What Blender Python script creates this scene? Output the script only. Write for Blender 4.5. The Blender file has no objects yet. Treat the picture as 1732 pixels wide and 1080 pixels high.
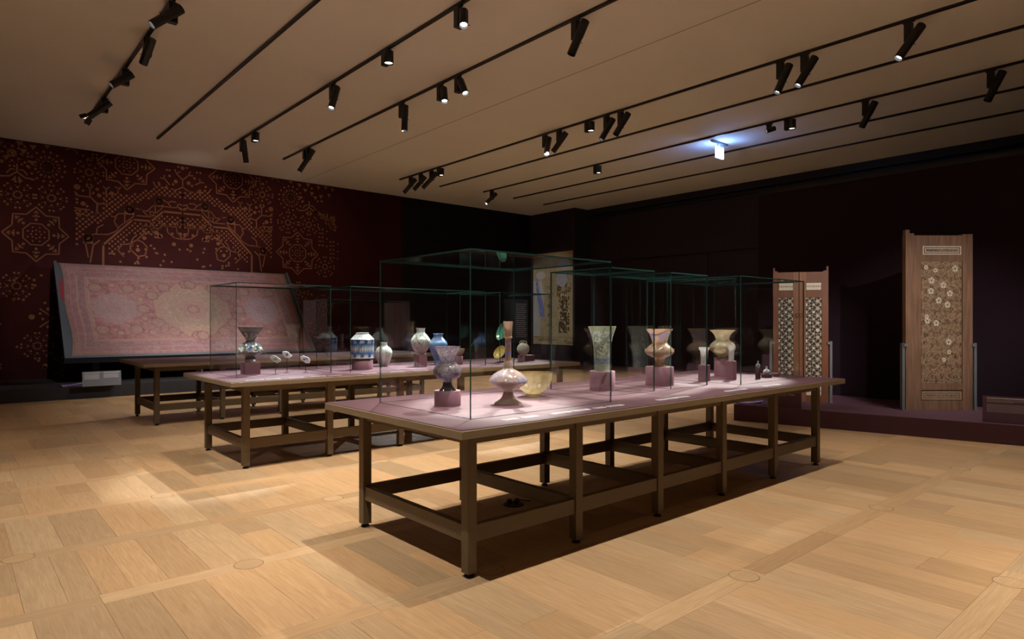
import bpy, math, random
import numpy as np
from mathutils import Vector, Matrix

# ------------------------------------------------------------------ camera, world, exposure
SC = bpy.context.scene
COL = SC.collection
F_PX, YAW, HORIZON, CAM_H = 1098.157, 0.852882, 544.92, 1.5
CY_, SY_ = math.cos(YAW), math.sin(YAW)
cam_d = bpy.data.cameras.new('camera'); cam = bpy.data.objects.new('camera', cam_d); COL.objects.link(cam)
cam.location = (0, 0, CAM_H)
cam.rotation_euler = (math.pi / 2, 0, YAW - math.pi / 2)
cam_d.sensor_width = 36; cam_d.lens = F_PX / 1732 * 36
cam_d.shift_y = (HORIZON - 540) / 1732
cam_d.clip_start = .05; cam_d.clip_end = 100
SC.camera = cam

world = bpy.data.worlds.new('world'); SC.world = world; world.use_nodes = True
world.node_tree.nodes['Background'].inputs[0].default_value = (.02, .018, .016, 1)
world.node_tree.nodes['Background'].inputs[1].default_value = .0

SC.view_settings.view_transform = 'Standard'
SC.view_settings.look = 'None'
SC.view_settings.exposure = 0.0
SC.view_settings.gamma = 1
SC.view_settings.use_curve_mapping = False
SC.cycles.transparent_max_bounces = 48
SC.cycles.max_bounces = 10
SC.cycles.diffuse_bounces = 5
SC.cycles.caustics_reflective = False
SC.cycles.caustics_refractive = False
SC.cycles.sample_clamp_indirect = 4

COOL = (.92, .97, 1.0)
FLOOD = (1.0, .94, .83)     # warm floods
SPOT_C = (1.0, .96, .90)    # neutral accents
K_FLOOD = 1.42
K_SPOT = 1.0

# ------------------------------------------------------------------ geometry of the view
def at(px, py, **k):
    r = (px - 866) / F_PX; u = (HORIZON - py) / F_PX
    d = (CY_ + SY_ * r, SY_ - CY_ * r, u); o = (0, 0, CAM_H)
    (a, v), = k.items(); i = 'xyz'.index(a); t = (v - o[i]) / d[i]
    return Vector((o[0] + t * d[0], o[1] + t * d[1], o[2] + t * d[2]))
def depth(P): return P[0] * CY_ + P[1] * SY_
def pj(P):
    d = depth(P)
    return 866 + F_PX * (P[0] * SY_ - P[1] * CY_) / d, HORIZON - F_PX * (P[2] - CAM_H) / d
RIGHT = Vector((SY_, -CY_, 0)); FWD = Vector((CY_, SY_, 0)); UP = Vector((0, 0, 1))

# ------------------------------------------------------------------ helpers
def tag(o, label=None, cat=None, group=None, kind=None):
    if label: o['label'] = label
    if cat: o['category'] = cat
    if group: o['group'] = group
    if kind: o['kind'] = kind
    return o
def thing(name, label, cat, loc=(0, 0, 0), rz=0, group=None):
    o = bpy.data.objects.new(name, None); COL.objects.link(o)
    o.empty_display_size = .1
    o.location = loc; o.rotation_euler = (0, 0, rz)
    return tag(o, label, cat, group)
def copy_tree(o, parent=None):
    c = o.copy(); COL.objects.link(c); c.parent = parent
    for ch in o.children: copy_tree(ch, c)
    return c

class MB:
    def __init__(s): s.v = []; s.f = []; s.m = []; s.sm = []; s.col = []
    def add(s, vs, fs, mi=0, smooth=False):
        n = len(s.v); s.v += [tuple(v) for v in vs]
        for f in fs: s.f.append(tuple(i + n for i in f)); s.m.append(mi); s.sm.append(smooth)
        return n
    def box(s, a, b, mi=0):
        x0, y0, z0 = a; x1, y1, z1 = b
        if x0 > x1: x0, x1 = x1, x0
        if y0 > y1: y0, y1 = y1, y0
        if z0 > z1: z0, z1 = z1, z0
        s.add([(x0, y0, z0), (x1, y0, z0), (x1, y1, z0), (x0, y1, z0), (x0, y0, z1), (x1, y0, z1), (x1, y1, z1), (x0, y1, z1)],
              [(0, 3, 2, 1), (4, 5, 6, 7), (0, 1, 5, 4), (1, 2, 6, 5), (2, 3, 7, 6), (3, 0, 4, 7)], mi)
    def bbox(s, a, b, bev=.004, mi=0):
        """box with bevelled vertical and top edges"""
        x0, y0, z0 = a; x1, y1, z1 = b; e = bev
        def ring(z, i): return [(x0 + i + e, y0 + i, z), (x1 - i - e, y0 + i, z), (x1 - i, y0 + i + e, z), (x1 - i, y1 - i - e, z),
                                (x1 - i - e, y1 - i, z), (x0 + i + e, y1 - i, z), (x0 + i, y1 - i - e, z), (x0 + i, y0 + i + e, z)]
        vs = ring(z0, 0) + ring(z1 - e, 0) + ring(z1, e)
        fs = [tuple(reversed(range(8))), tuple(range(16, 24))]
        for k in range(2):
            for i in range(8): j = (i + 1) % 8; fs.append((k * 8 + i, k * 8 + j, k * 8 + 8 + j, k * 8 + 8 + i))
        s.add(vs, fs, mi)
    def lathe(s, prof, n=32, mi=0, c=(0, 0, 0), cap=True):
        vs = []; fs = []
        for r, z in prof:
            for i in range(n):
                a = 2 * math.pi * i / n; vs.append((c[0] + r * math.cos(a), c[1] + r * math.sin(a), c[2] + z))
        for k in range(len(prof) - 1):
            for i in range(n):
                j = (i + 1) % n; fs.append((k * n + i, k * n + j, (k + 1) * n + j, (k + 1) * n + i))
        s.add(vs, fs, mi, True)
        if cap:
            if prof[0][0] > 1e-4: s.add(vs[:n], [tuple(reversed(range(n)))], mi)
            if prof[-1][0] > 1e-4: s.add(vs[-n:], [tuple(range(n))], mi)
    def cyl(s, p, q, r, n=16, mi=0, r2=None, cap=True, smooth=True):
        p = Vector(p); q = Vector(q); d = (q - p).normalized(); r2 = r if r2 is None else r2
        a = d.orthogonal().normalized(); b = d.cross(a)
        v1 = [p + (a * math.cos(2 * math.pi * i / n) + b * math.sin(2 * math.pi * i / n)) * r for i in range(n)]
        v2 = [q + (a * math.cos(2 * math.pi * i / n) + b * math.sin(2 * math.pi * i / n)) * r2 for i in range(n)]
        s.add(v1 + v2, [(i, (i + 1) % n, n + (i + 1) % n, n + i) for i in range(n)], mi, smooth)
        if cap: s.add(v1, [tuple(reversed(range(n)))], mi); s.add(v2, [tuple(range(n))], mi)
    def obox(s, c, ax, ay, az, mi=0):
        """box from centre and half-axis vectors"""
        c = Vector(c); ax = Vector(ax); ay = Vector(ay); az = Vector(az)
        vs = [c + ax * i + ay * j + az * k for k in (-1, 1) for (i, j) in ((-1, -1), (1, -1), (1, 1), (-1, 1))]
        s.add(vs, [(0, 3, 2, 1), (4, 5, 6, 7), (0, 1, 5, 4), (1, 2, 6, 5), (2, 3, 7, 6), (3, 0, 4, 7)], mi)
    def build(s, name, mats, parent=None, o=(0, 0, 0)):
        me = bpy.data.meshes.new(name)
        me.from_pydata([(x - o[0], y - o[1], z - o[2]) for x, y, z in s.v], [], s.f)
        if not isinstance(mats, (list, tuple)): mats = [mats]
        for m in mats: me.materials.append(m)
        me.polygons.foreach_set('material_index', s.m); me.polygons.foreach_set('use_smooth', s.sm)
        me.update()
        ob = bpy.data.objects.new(name, me); COL.objects.link(ob)
        if parent: ob.parent = parent
        else: ob.location = o
        return ob
def setcol(ob, cols):
    """per-vertex colour attribute"""
    a = ob.data.color_attributes.new('Col', 'FLOAT_COLOR', 'POINT')
    c = np.ones((len(ob.data.vertices), 4), np.float32); c[:, :3] = cols
    a.data.foreach_set('color', c.ravel())
def grid_obj(name, nx, ny, fn, colfn, mat, parent=None):
    u, v = np.meshgrid(np.linspace(0, 1, nx), np.linspace(0, 1, ny))
    u = u.ravel(); v = v.ravel(); P = fn(u, v)
    i = np.arange(nx * ny).reshape(ny, nx)
    q = np.stack([i[:-1, :-1], i[:-1, 1:], i[1:, 1:], i[1:, :-1]], -1).reshape(-1, 4)
    me = bpy.data.meshes.new(name)
    me.vertices.add(len(P)); me.vertices.foreach_set('co', P.astype(np.float32).ravel())
    me.loops.add(q.size); me.loops.foreach_set('vertex_index', q.ravel())
    me.polygons.add(len(q)); me.polygons.foreach_set('loop_start', np.arange(0, q.size, 4))
    me.polygons.foreach_set('use_smooth', np.ones(len(q), bool))
    me.update(); me.validate(); me.materials.append(mat)
    ob = bpy.data.objects.new(name, me); COL.objects.link(ob)
    if parent: ob.parent = parent
    setcol(ob, colfn(u, v)); return ob
def _h(i, j, s):
    n = (i.astype(np.int64) * 374761393 + j.astype(np.int64) * 668265263 + s * 974634777) & 0x7fffffff
    n = ((n ^ (n >> 13)) * 1274126177) & 0x7fffffff
    return ((n ^ (n >> 16)) & 0xffff) / 65535.
def noise(x, y, s=0):
    i = np.floor(x); j = np.floor(y); fx = x - i; fy = y - j
    fx = fx * fx * (3 - 2 * fx); fy = fy * fy * (3 - 2 * fy)
    return (_h(i, j, s) * (1 - fx) + _h(i + 1, j, s) * fx) * (1 - fy) + (_h(i, j + 1, s) * (1 - fx) + _h(i + 1, j + 1, s) * fx) * fy
def mixc(a, b, t):
    t = np.asarray(t, float); t = t[:, None] if t.ndim else t
    return np.asarray(a) * (1 - t) + np.asarray(b) * t

# ------------------------------------------------------------------ materials
def new_mat(name):
    m = bpy.data.materials.new(name); m.use_nodes = True; nt = m.node_tree
    return m, nt, nt.nodes['Principled BSDF']
def mat(name, col, rough=.6, var=.12, scale=8, bump=0, metal=0, spec=.5, stretch=None, coat=0):
    m, nt, b = new_mat(name); N = nt.nodes; L = nt.links
    tc = N.new('ShaderNodeTexCoord'); mp = N.new('ShaderNodeMapping'); L.new(tc.outputs['Object'], mp.inputs[0])
    if stretch: mp.inputs['Scale'].default_value = stretch
    nz = N.new('ShaderNodeTexNoise'); nz.inputs['Scale'].default_value = scale; nz.inputs['Detail'].default_value = 4
    L.new(mp.outputs[0], nz.inputs[0])
    rp = N.new('ShaderNodeMapRange'); rp.inputs[3].default_value = 1 - var; rp.inputs[4].default_value = 1 + var
    L.new(nz.outputs[0], rp.inputs[0])
    mx = N.new('ShaderNodeVectorMath'); mx.operation = 'SCALE'; mx.inputs[0].default_value = col
    L.new(rp.outputs[0], mx.inputs['Scale']); L.new(mx.outputs[0], b.inputs['Base Color'])
    b.inputs['Roughness'].default_value = rough; b.inputs['Metallic'].default_value = metal
    b.inputs['Specular IOR Level'].default_value = spec
    if coat: b.inputs['Coat Weight'].default_value = coat
    if bump:
        bp = N.new('ShaderNodeBump'); bp.inputs['Strength'].default_value = bump; bp.inputs['Distance'].default_value = .004
        L.new(nz.outputs[0], bp.inputs['Height']); L.new(bp.outputs[0], b.inputs['Normal'])
    return m
def attr_mat(name, rough=.5, spec=.5, var=.1, scale=40, alpha=0, bump=0, coat=0):
    m, nt, b = new_mat(name); N = nt.nodes; L = nt.links
    at_ = N.new('ShaderNodeAttribute'); at_.attribute_name = 'Col'
    tc = N.new('ShaderNodeTexCoord'); nz = N.new('ShaderNodeTexNoise'); nz.inputs['Scale'].default_value = scale
    L.new(tc.outputs['Object'], nz.inputs[0])
    rp = N.new('ShaderNodeMapRange'); rp.inputs[3].default_value = 1 - var; rp.inputs[4].default_value = 1 + var
    L.new(nz.outputs[0], rp.inputs[0])
    mx = N.new('ShaderNodeVectorMath'); mx.operation = 'SCALE'
    L.new(at_.outputs['Color'], mx.inputs[0]); L.new(rp.outputs[0], mx.inputs['Scale']); L.new(mx.outputs[0], b.inputs['Base Color'])
    b.inputs['Roughness'].default_value = rough; b.inputs['Specular IOR Level'].default_value = spec
    b.inputs['Coat Weight'].default_value = coat; b.inputs['Coat Roughness'].default_value = .08
    if bump:
        bp = N.new('ShaderNodeBump'); bp.inputs['Strength'].default_value = bump; bp.inputs['Distance'].default_value = .003
        L.new(nz.outputs[0], bp.inputs['Height']); L.new(bp.outputs[0], b.inputs['Normal'])
    if alpha:
        tr = N.new('ShaderNodeBsdfTransparent'); ms = N.new('ShaderNodeMixShader'); ms.inputs[0].default_value = alpha
        tl = N.new('ShaderNodeBsdfTranslucent'); L.new(mx.outputs[0], tl.inputs[0])
        m2 = N.new('ShaderNodeMixShader'); m2.inputs[0].default_value = .35
        L.new(b.outputs[0], m2.inputs[1]); L.new(tl.outputs[0], m2.inputs[2])
        L.new(m2.outputs[0], ms.inputs[1]); L.new(tr.outputs[0], ms.inputs[2])
        L.new(ms.outputs[0], N['Material Output'].inputs[0])
    return m
def emit(name, col, s):
    m, nt, b = new_mat(name); b.inputs['Base Color'].default_value = (*col, 1)
    b.inputs['Emission Color'].default_value = (*col, 1); b.inputs['Emission Strength'].default_value = s; return m
def glass_mat(name, tint, refl=1.0):
    m, nt, b = new_mat(name); N = nt.nodes; L = nt.links; N.remove(b)
    tr = N.new('ShaderNodeBsdfTransparent'); tr.inputs[0].default_value = (*tint, 1)
    gl = N.new('ShaderNodeBsdfGlossy'); gl.inputs['Roughness'].default_value = 0; gl.inputs[0].default_value = (1, 1, 1, 1)
    lw = N.new('ShaderNodeLayerWeight'); lw.inputs[0].default_value = .5
    pw = N.new('ShaderNodeMath'); pw.operation = 'POWER'; pw.inputs[1].default_value = 5; L.new(lw.outputs['Facing'], pw.inputs[0])
    fr = N.new('ShaderNodeMath'); fr.operation = 'MULTIPLY_ADD'; fr.inputs[1].default_value = .93; fr.inputs[2].default_value = .07; L.new(pw.outputs[0], fr.inputs[0])
    mu = N.new('ShaderNodeMath'); mu.operation = 'MULTIPLY'; mu.inputs[1].default_value = refl; mu.use_clamp = True
    ms = N.new('ShaderNodeMixShader'); L.new(fr.outputs[0], mu.inputs[0]); L.new(mu.outputs[0], ms.inputs[0])
    L.new(tr.outputs[0], ms.inputs[1]); L.new(gl.outputs[0], ms.inputs[2]); L.new(ms.outputs[0], N['Material Output'].inputs[0])
    return m
def plank_mat():
    m, nt, b = new_mat('oak_parquet'); N = nt.nodes; L = nt.links
    a = N.new('ShaderNodeAttribute'); a.attribute_name = 'Col'        # r tone, g hue, b grain direction
    sp = N.new('ShaderNodeSeparateColor'); L.new(a.outputs['Color'], sp.inputs[0])
    g = N.new('ShaderNodeNewGeometry')
    mp1 = N.new('ShaderNodeMapping'); mp1.inputs['Scale'].default_value = (48, 2.2, 1); L.new(g.outputs['Position'], mp1.inputs[0])
    mp2 = N.new('ShaderNodeMapping'); mp2.inputs['Scale'].default_value = (2.2, 48, 1); L.new(g.outputs['Position'], mp2.inputs[0])
    mv = N.new('ShaderNodeMix'); mv.data_type = 'VECTOR'; L.new(sp.outputs[2], mv.inputs[0]); L.new(mp1.outputs[0], mv.inputs[4]); L.new(mp2.outputs[0], mv.inputs[5])
    off = N.new('ShaderNodeVectorMath'); L.new(mv.outputs[1], off.inputs[0])
    cb = N.new('ShaderNodeCombineXYZ'); sc = N.new('ShaderNodeMath'); sc.operation = 'MULTIPLY'; sc.inputs[1].default_value = 90
    L.new(sp.outputs[0], sc.inputs[0]); L.new(sc.outputs[0], cb.inputs[2]); L.new(cb.outputs[0], off.inputs[1])
    nz = N.new('ShaderNodeTexNoise'); nz.inputs['Scale'].default_value = 1.6; nz.inputs['Detail'].default_value = 6; nz.inputs['Distortion'].default_value = 1.2
    L.new(off.outputs[0], nz.inputs[0])
    rp = N.new('ShaderNodeValToRGB'); e = rp.color_ramp.elements
    e[0].position = .28; e[0].color = (.36, .222, .115, 1); e[1].position = .70; e[1].color = (.475, .31, .172, 1)
    L.new(nz.outputs[0], rp.inputs[0])
    tn = N.new('ShaderNodeMapRange'); tn.inputs[3].default_value = .82; tn.inputs[4].default_value = 1.16; L.new(sp.outputs[0], tn.inputs[0])
    hv = N.new('ShaderNodeMix'); hv.data_type = 'RGBA'; L.new(sp.outputs[1], hv.inputs[0])
    hv.inputs[6].default_value = (1.04, .97, .90, 1); hv.inputs[7].default_value = (.97, 1.0, 1.03, 1)
    m1 = N.new('ShaderNodeVectorMath'); m1.operation = 'MULTIPLY'; L.new(rp.outputs[0], m1.inputs[0]); L.new(hv.outputs[2], m1.inputs[1])
    m2 = N.new('ShaderNodeVectorMath'); m2.operation = 'SCALE'; L.new(m1.outputs[0], m2.inputs[0]); L.new(tn.outputs[0], m2.inputs['Scale'])
    L.new(m2.outputs[0], b.inputs['Base Color']); b.inputs['Roughness'].default_value = .42; b.inputs['Specular IOR Level'].default_value = .3
    bp = N.new('ShaderNodeBump'); bp.inputs['Strength'].default_value = .12; bp.inputs['Distance'].default_value = .002
    L.new(nz.outputs[0], bp.inputs['Height']); L.new(bp.outputs[0], b.inputs['Normal'])
    return m

M = {}
M['plank'] = plank_mat()
M['gap'] = mat('floor_gap', (.22, .14, .07), .9)
M['ceil'] = mat('ceiling_plaster', (.86, .88, .88), .9, .03, 1.2)
M['joint'] = mat('ceiling_joint', (.30, .25, .19), .9)
M['maroon'] = mat('maroon_wall_paint', (.034, .0035, .0035), .85, .1, 3, spec=.2)
M['print'] = mat('tan_wall_print', (.175, .066, .034), .85, .35, 2.2, spec=.2)
M['black'] = mat('black_wall_paint', (.0075, .006, .007), .85, .1, 3, spec=.2)
M['dark'] = mat('charcoal_purple_wall_paint', (.030, .021, .028), .7, .1, 2, spec=.3)
M['purple'] = mat('dark_purple_wall_paint', (.017, .0072, .0145), .85, .12, 2, spec=.2)
M['plinth_r'] = mat('aubergine_plinth_paint', (.095, .042, .064), .7, .08, 3, spec=.3)
M['plinth_l'] = mat('charcoal_plinth_paint', (.032, .028, .030), .7, .08, 3, spec=.3)
M['trim'] = mat('black_trim', (.005, .005, .006), .5, .1, 4)
M['rear'] = mat('dark_rear_wall', (.05, .04, .035), .9)
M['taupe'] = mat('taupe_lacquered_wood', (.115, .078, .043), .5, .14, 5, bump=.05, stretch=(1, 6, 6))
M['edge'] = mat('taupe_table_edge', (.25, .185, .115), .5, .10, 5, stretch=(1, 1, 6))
M['mauve'] = mat('mauve_linen', (.098, .043, .055), .55, .10, 30, bump=.05, spec=.3)
M['mauve2'] = mat('mauve_plinth_paint', (.23, .11, .14), .6, .06, 8, spec=.4)
M['rubber'] = mat('black_rubber', (.012, .011, .010), .5)
M['lamp'] = mat('black_anodised_metal', (.010, .010, .011), .45, .1, 12, metal=.0)
M['track'] = mat('black_track_metal', (.008, .008, .008), .4)
M['lens'] = emit('lamp_lens_glow', (1, .97, .92), 6)
M['lens_off'] = mat('lamp_lens_glass', (.12, .12, .13), .1)
M['glass'] = glass_mat('case_glass', (.985, .995, .99), 1.0)
M['clear'] = glass_mat('case_glass_inner', (1, 1, 1), 0.0)
M['gedge'] = mat('green_glass_edge', (.026, .075, .070), .1, .25, 3, spec=.9)
M['slate'] = mat('slate_frame_paint', (.055, .062, .078), .6, .08, 4)
M['steel'] = mat('grey_steel', (.16, .165, .18), .4, .08, 10, metal=.3)
M['card'] = mat('white_card', (.55, .55, .56), .6, .04, 20)
M['ink'] = mat('grey_ink', (.30, .30, .31), .8)
M['white_ink'] = mat('white_ink', (.55, .53, .55), .8)
M['grey_ink'] = mat('lilac_grey_ink', (.30, .27, .30), .8)
M['lilac'] = mat('lilac_paper', (.46, .38, .85), .6, .1, 20)
M['greyboard'] = mat('grey_board', (.20, .205, .23), .7, .06, 6)
M['seam'] = mat('dark_seam', (.035, .015, .02), .7)
M['walnut'] = mat('dark_walnut', (.060, .026, .014), .55, .45, 6, bump=.3, stretch=(6, 6, .7))
M['cedar'] = mat('red_brown_wood', (.155, .050, .019), .45, .35, 7, bump=.2, stretch=(6, 6, .6))
M['oldpanel'] = mat('aged_golden_panel', (.20, .118, .066), .6, .5, 9, bump=.5)
M['cedar_light'] = mat('worn_orange_wood', (.205, .082, .034), .45, .3, 7, bump=.2, stretch=(6, 6, .6))
M['oldwood'] = mat('aged_brown_wood', (.165, .085, .048), .6, .75, 4, bump=.5, stretch=(6, 6, .6))
M['bone'] = mat('ivory_inlay', (.60, .54, .44), .45, .2, 40)
M['bone_dim'] = mat('weathered_inlay', (.33, .235, .155), .5, .3, 60)
M['bone_mid'] = mat('cream_inlay', (.46, .38, .29), .5, .4, 50)
M['ebony'] = mat('ebony_inlay', (.020, .013, .009), .4)
M['exit'] = emit('exit_sign_glow', (.24, .45, 1.0), 34)
M['exit_body'] = mat('exit_sign_metal', (.25, .28, .32), .4)
M['print_attr'] = attr_mat('printed_panel', .75, .2, .06, 60)
M['carpet'] = attr_mat('woven_wool', .95, .05, .16, 90, bump=.4)
M['ceramic'] = attr_mat('glazed_ceramic', .22, .6, .06, 30, coat=.4)
M['enamel'] = attr_mat('enamelled_glass', .12, .8, .12, 50, alpha=.30, coat=.6)
M['thin'] = attr_mat('thin_clear_glass', .08, .9, .1, 50, alpha=.52, coat=.6)

# ------------------------------------------------------------------ the setting
ZC, YL, XF, XP = 5.5, 17.86, 17.35, 11.6
X0, Y0 = -5.0, -4.0
def struct(name, m, mats, **k):
    o = m.build(name, mats); o['kind'] = 'structure'; return o

m = MB(); m.box((X0, Y0, ZC), (XF + .6, YL + .3, ZC + .2)); ceiling = struct('ceiling', m, M['ceil'])
m = MB(); m.box((7.622, Y0, ZC - .001), (7.636, YL, ZC + .01)); m.build('joint_strip', M['joint'], ceiling)
MAROON_X = at(680, 400, y=YL).x
m = MB(); m.box((X0, YL, 0), (MAROON_X, YL + .25, ZC)); wall_left = struct('wall_left', m, M['maroon'])
m = MB(); m.box((MAROON_X, YL + .02, 0), (XF + .6, YL + .25, ZC)); struct('wall_corner', m, M['black'])
m = MB(); m.box((X0 - .2, Y0, 0), (X0, YL + .25, ZC)); struct('wall_side', m, M['rear'])
m = MB(); m.box((X0 - .2, Y0 - .2, 0), (XF + .6, Y0, ZC)); struct('wall_rear', m, M['rear'])
# far wall with its panels (seams between them)
m = MB(); m.box((XF + .03, Y0, 0), (XF + .3, YL + .25, ZC)); wall_far = struct('wall_far', m, M['trim'])
ZS = 3.60
for (ya, yb, za, zb) in ((9.23, 15.6, ZS + .03, 5.16), (9.23, 10.87, .02, ZS - .02), (10.90, 12.43, .02, ZS - .02), (12.46, 15.6, .02, ZS - .02), (Y0, 9.2, .02, 5.16)):
    m = MB(); m.box((XF, ya, za), (XF + .05, yb, zb)); m.build('wall_panel', M['dark'], wall_far)
m = MB(); m.box((XF - .12, Y0, 5.30), (XF + .1, 16.3, ZC)); m.box((XF - .06, Y0, 5.18), (XF + .1, 16.3, 5.26)); struct('trim_1', m, M['trim'])
# protruding wall piece that carries the banner
XB = 16.55
m = MB(); m.box((XB, 15.62, 0), (XF + .2, YL + .1, ZC)); struct('wall_banner', m, M['dark'])
# free-standing purple display wall
m = MB(); m.box((XP, Y0, 0), (XP + .3, 6.19, 3.95)); struct('wall_right', m, M['purple'])
m = MB(); m.box((XP - .01, Y0, 3.90), (XP + .31, 6.19, 3.97)); struct('trim_2', m, M['trim'])

# floor: oak planks between cross bands
m = MB(); m.box((X0, Y0, -.2), (XF + .5, YL + .2, -.004)); floor = struct('floor', m, M['gap'])
rng = random.Random(7)
PX, PY = 1.071, 1.061
BY = [.93 + PY * k for k in range(-5, 17)]
planks = []                     # x0,x1,y0,y1,tone,hue,dir
BW = .070; G = .0004
for k, by in enumerate(BY):
    x = X0 + rng.random() * .3
    while x < XF:
        w = PX * rng.choice((1, 1, 2)); planks.append((x, min(x + w, XF), by - BW, by + BW, rng.random(), rng.random(), 1)); x += w
    if k + 1 < len(BY):
        x = X0
        while x < XF:
            w = rng.choice((.15, .19, .23, .27, .31))
            cut = rng.random()
            ya, yb = by + BW, BY[k + 1] - BW
            if cut < .22:
                ym = ya + (yb - ya) * rng.uniform(.3, .7)
                planks.append((x, min(x + w, XF), ya, ym, rng.random(), rng.random(), 0)); planks.append((x, min(x + w, XF), ym, yb, rng.random(), rng.random(), 0))
            else: planks.append((x, min(x + w, XF), ya, yb, rng.random(), rng.random(), 0))
            x += w
def vis_area(p):
    pts = []
    for X, Y in ((p[0], p[2]), (p[1], p[2]), (p[1], p[3]), (p[0], p[3])):
        if X * CY_ + Y * SY_ < .6: return 0
        pts.append(pj((X, Y, 0)))
    cx = sum(q[0] for q in pts) / 4; cy = sum(q[1] for q in pts) / 4
    if not (-20 < cx < 1752 and cy < 1095): return 0
    return abs(sum(pts[i][0] * pts[(i + 1) % 4][1] - pts[(i + 1) % 4][0] * pts[i][1] for i in range(4))) / 2
def plank_mesh(mb, p):
    x0, x1, y0, y1 = p[0] + G, p[1] - G, p[2] + G, p[3] - G; e = .0008
    mb.add([(x0, y0, -.012), (x1, y0, -.012), (x1, y1, -.012), (x0, y1, -.012), (x0, y0, -e), (x1, y0, -e), (x1, y1, -e), (x0, y1, -e),
            (x0 + e, y0 + e, 0), (x1 - e, y0 + e, 0), (x1 - e, y1 - e, 0), (x0 + e, y1 - e, 0)],
           [(8, 9, 10, 11), (4, 5, 9, 8), (5, 6, 10, 9), (6, 7, 11, 10), (7, 4, 8, 11), (0, 1, 5, 4), (1, 2, 6, 5), (2, 3, 7, 6), (3, 0, 4, 7)])
planks.sort(key=vis_area, reverse=True)
for p in planks[:290]:
    b = MB(); plank_mesh(b, p); o = b.build('floor_plank', M['plank'], floor); setcol(o, np.tile([p[4], p[5], p[6]], (12, 1)))
b = MB()
for p in planks[290:]: plank_mesh(b, p)
o = b.build('floor_planking', M['plank'], floor); setcol(o, np.repeat([[p[4], p[5], p[6]] for p in planks[290:]], 12, axis=0)); o['kind'] = 'stuff'
for i in range(-3, 15):
    for j in range(-2, 14):
        if (i + j) % 2: continue
        cx, cy = .35 + PX * i, .93 + PY * j
        if cx * CY_ + cy * SY_ < .8 or not -40 < pj((cx, cy, 0))[0] < 1780 or cx > 9.0 or pj((cx, cy, 0))[1] > 1100: continue
        b = MB(); b.lathe([(.088, -.002), (.088, .0006), (.083, .0008)], 40, 1, (cx, cy, 0), False)
        b.lathe([(.083, .0008), (.079, .0009), (.0, .0009)], 40, 0, (cx, cy, 0), False)
        o = b.build('floor_socket_lid', [M['plank'], M['gap']], floor); setcol(o, np.tile([rng.uniform(.4, .8), .5, 1], (len(o.data.vertices), 1)))

# plinth along the carpet wall and plinth in front of the purple wall
m = MB(); m.box((X0 + .01, 15.18, 0), (9.4, YL - .006, .245))
pl = m.build('display_plinth', M['plinth_l']); tag(pl, 'long low charcoal plinth under the leaning carpet', 'plinth')
A = Vector((9.11, 5.26)); Bq = Vector((10.72, -2.2))
m = MB(); q = [A, Bq, Vector((XP - .012, -2.2)), Vector((XP - .012, 6.1))]
m.add([(v.x, v.y, 0) for v in q] + [(v.x, v.y, .245) for v in q], [(3, 2, 1, 0), (4, 5, 6, 7), (0, 1, 5, 4), (1, 2, 6, 5), (2, 3, 7, 6), (3, 0, 4, 7)])
pr = m.build('display_plinth', M['plinth_r']); tag(pr, 'low aubergine plinth under the two carved wooden doors', 'plinth')

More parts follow.
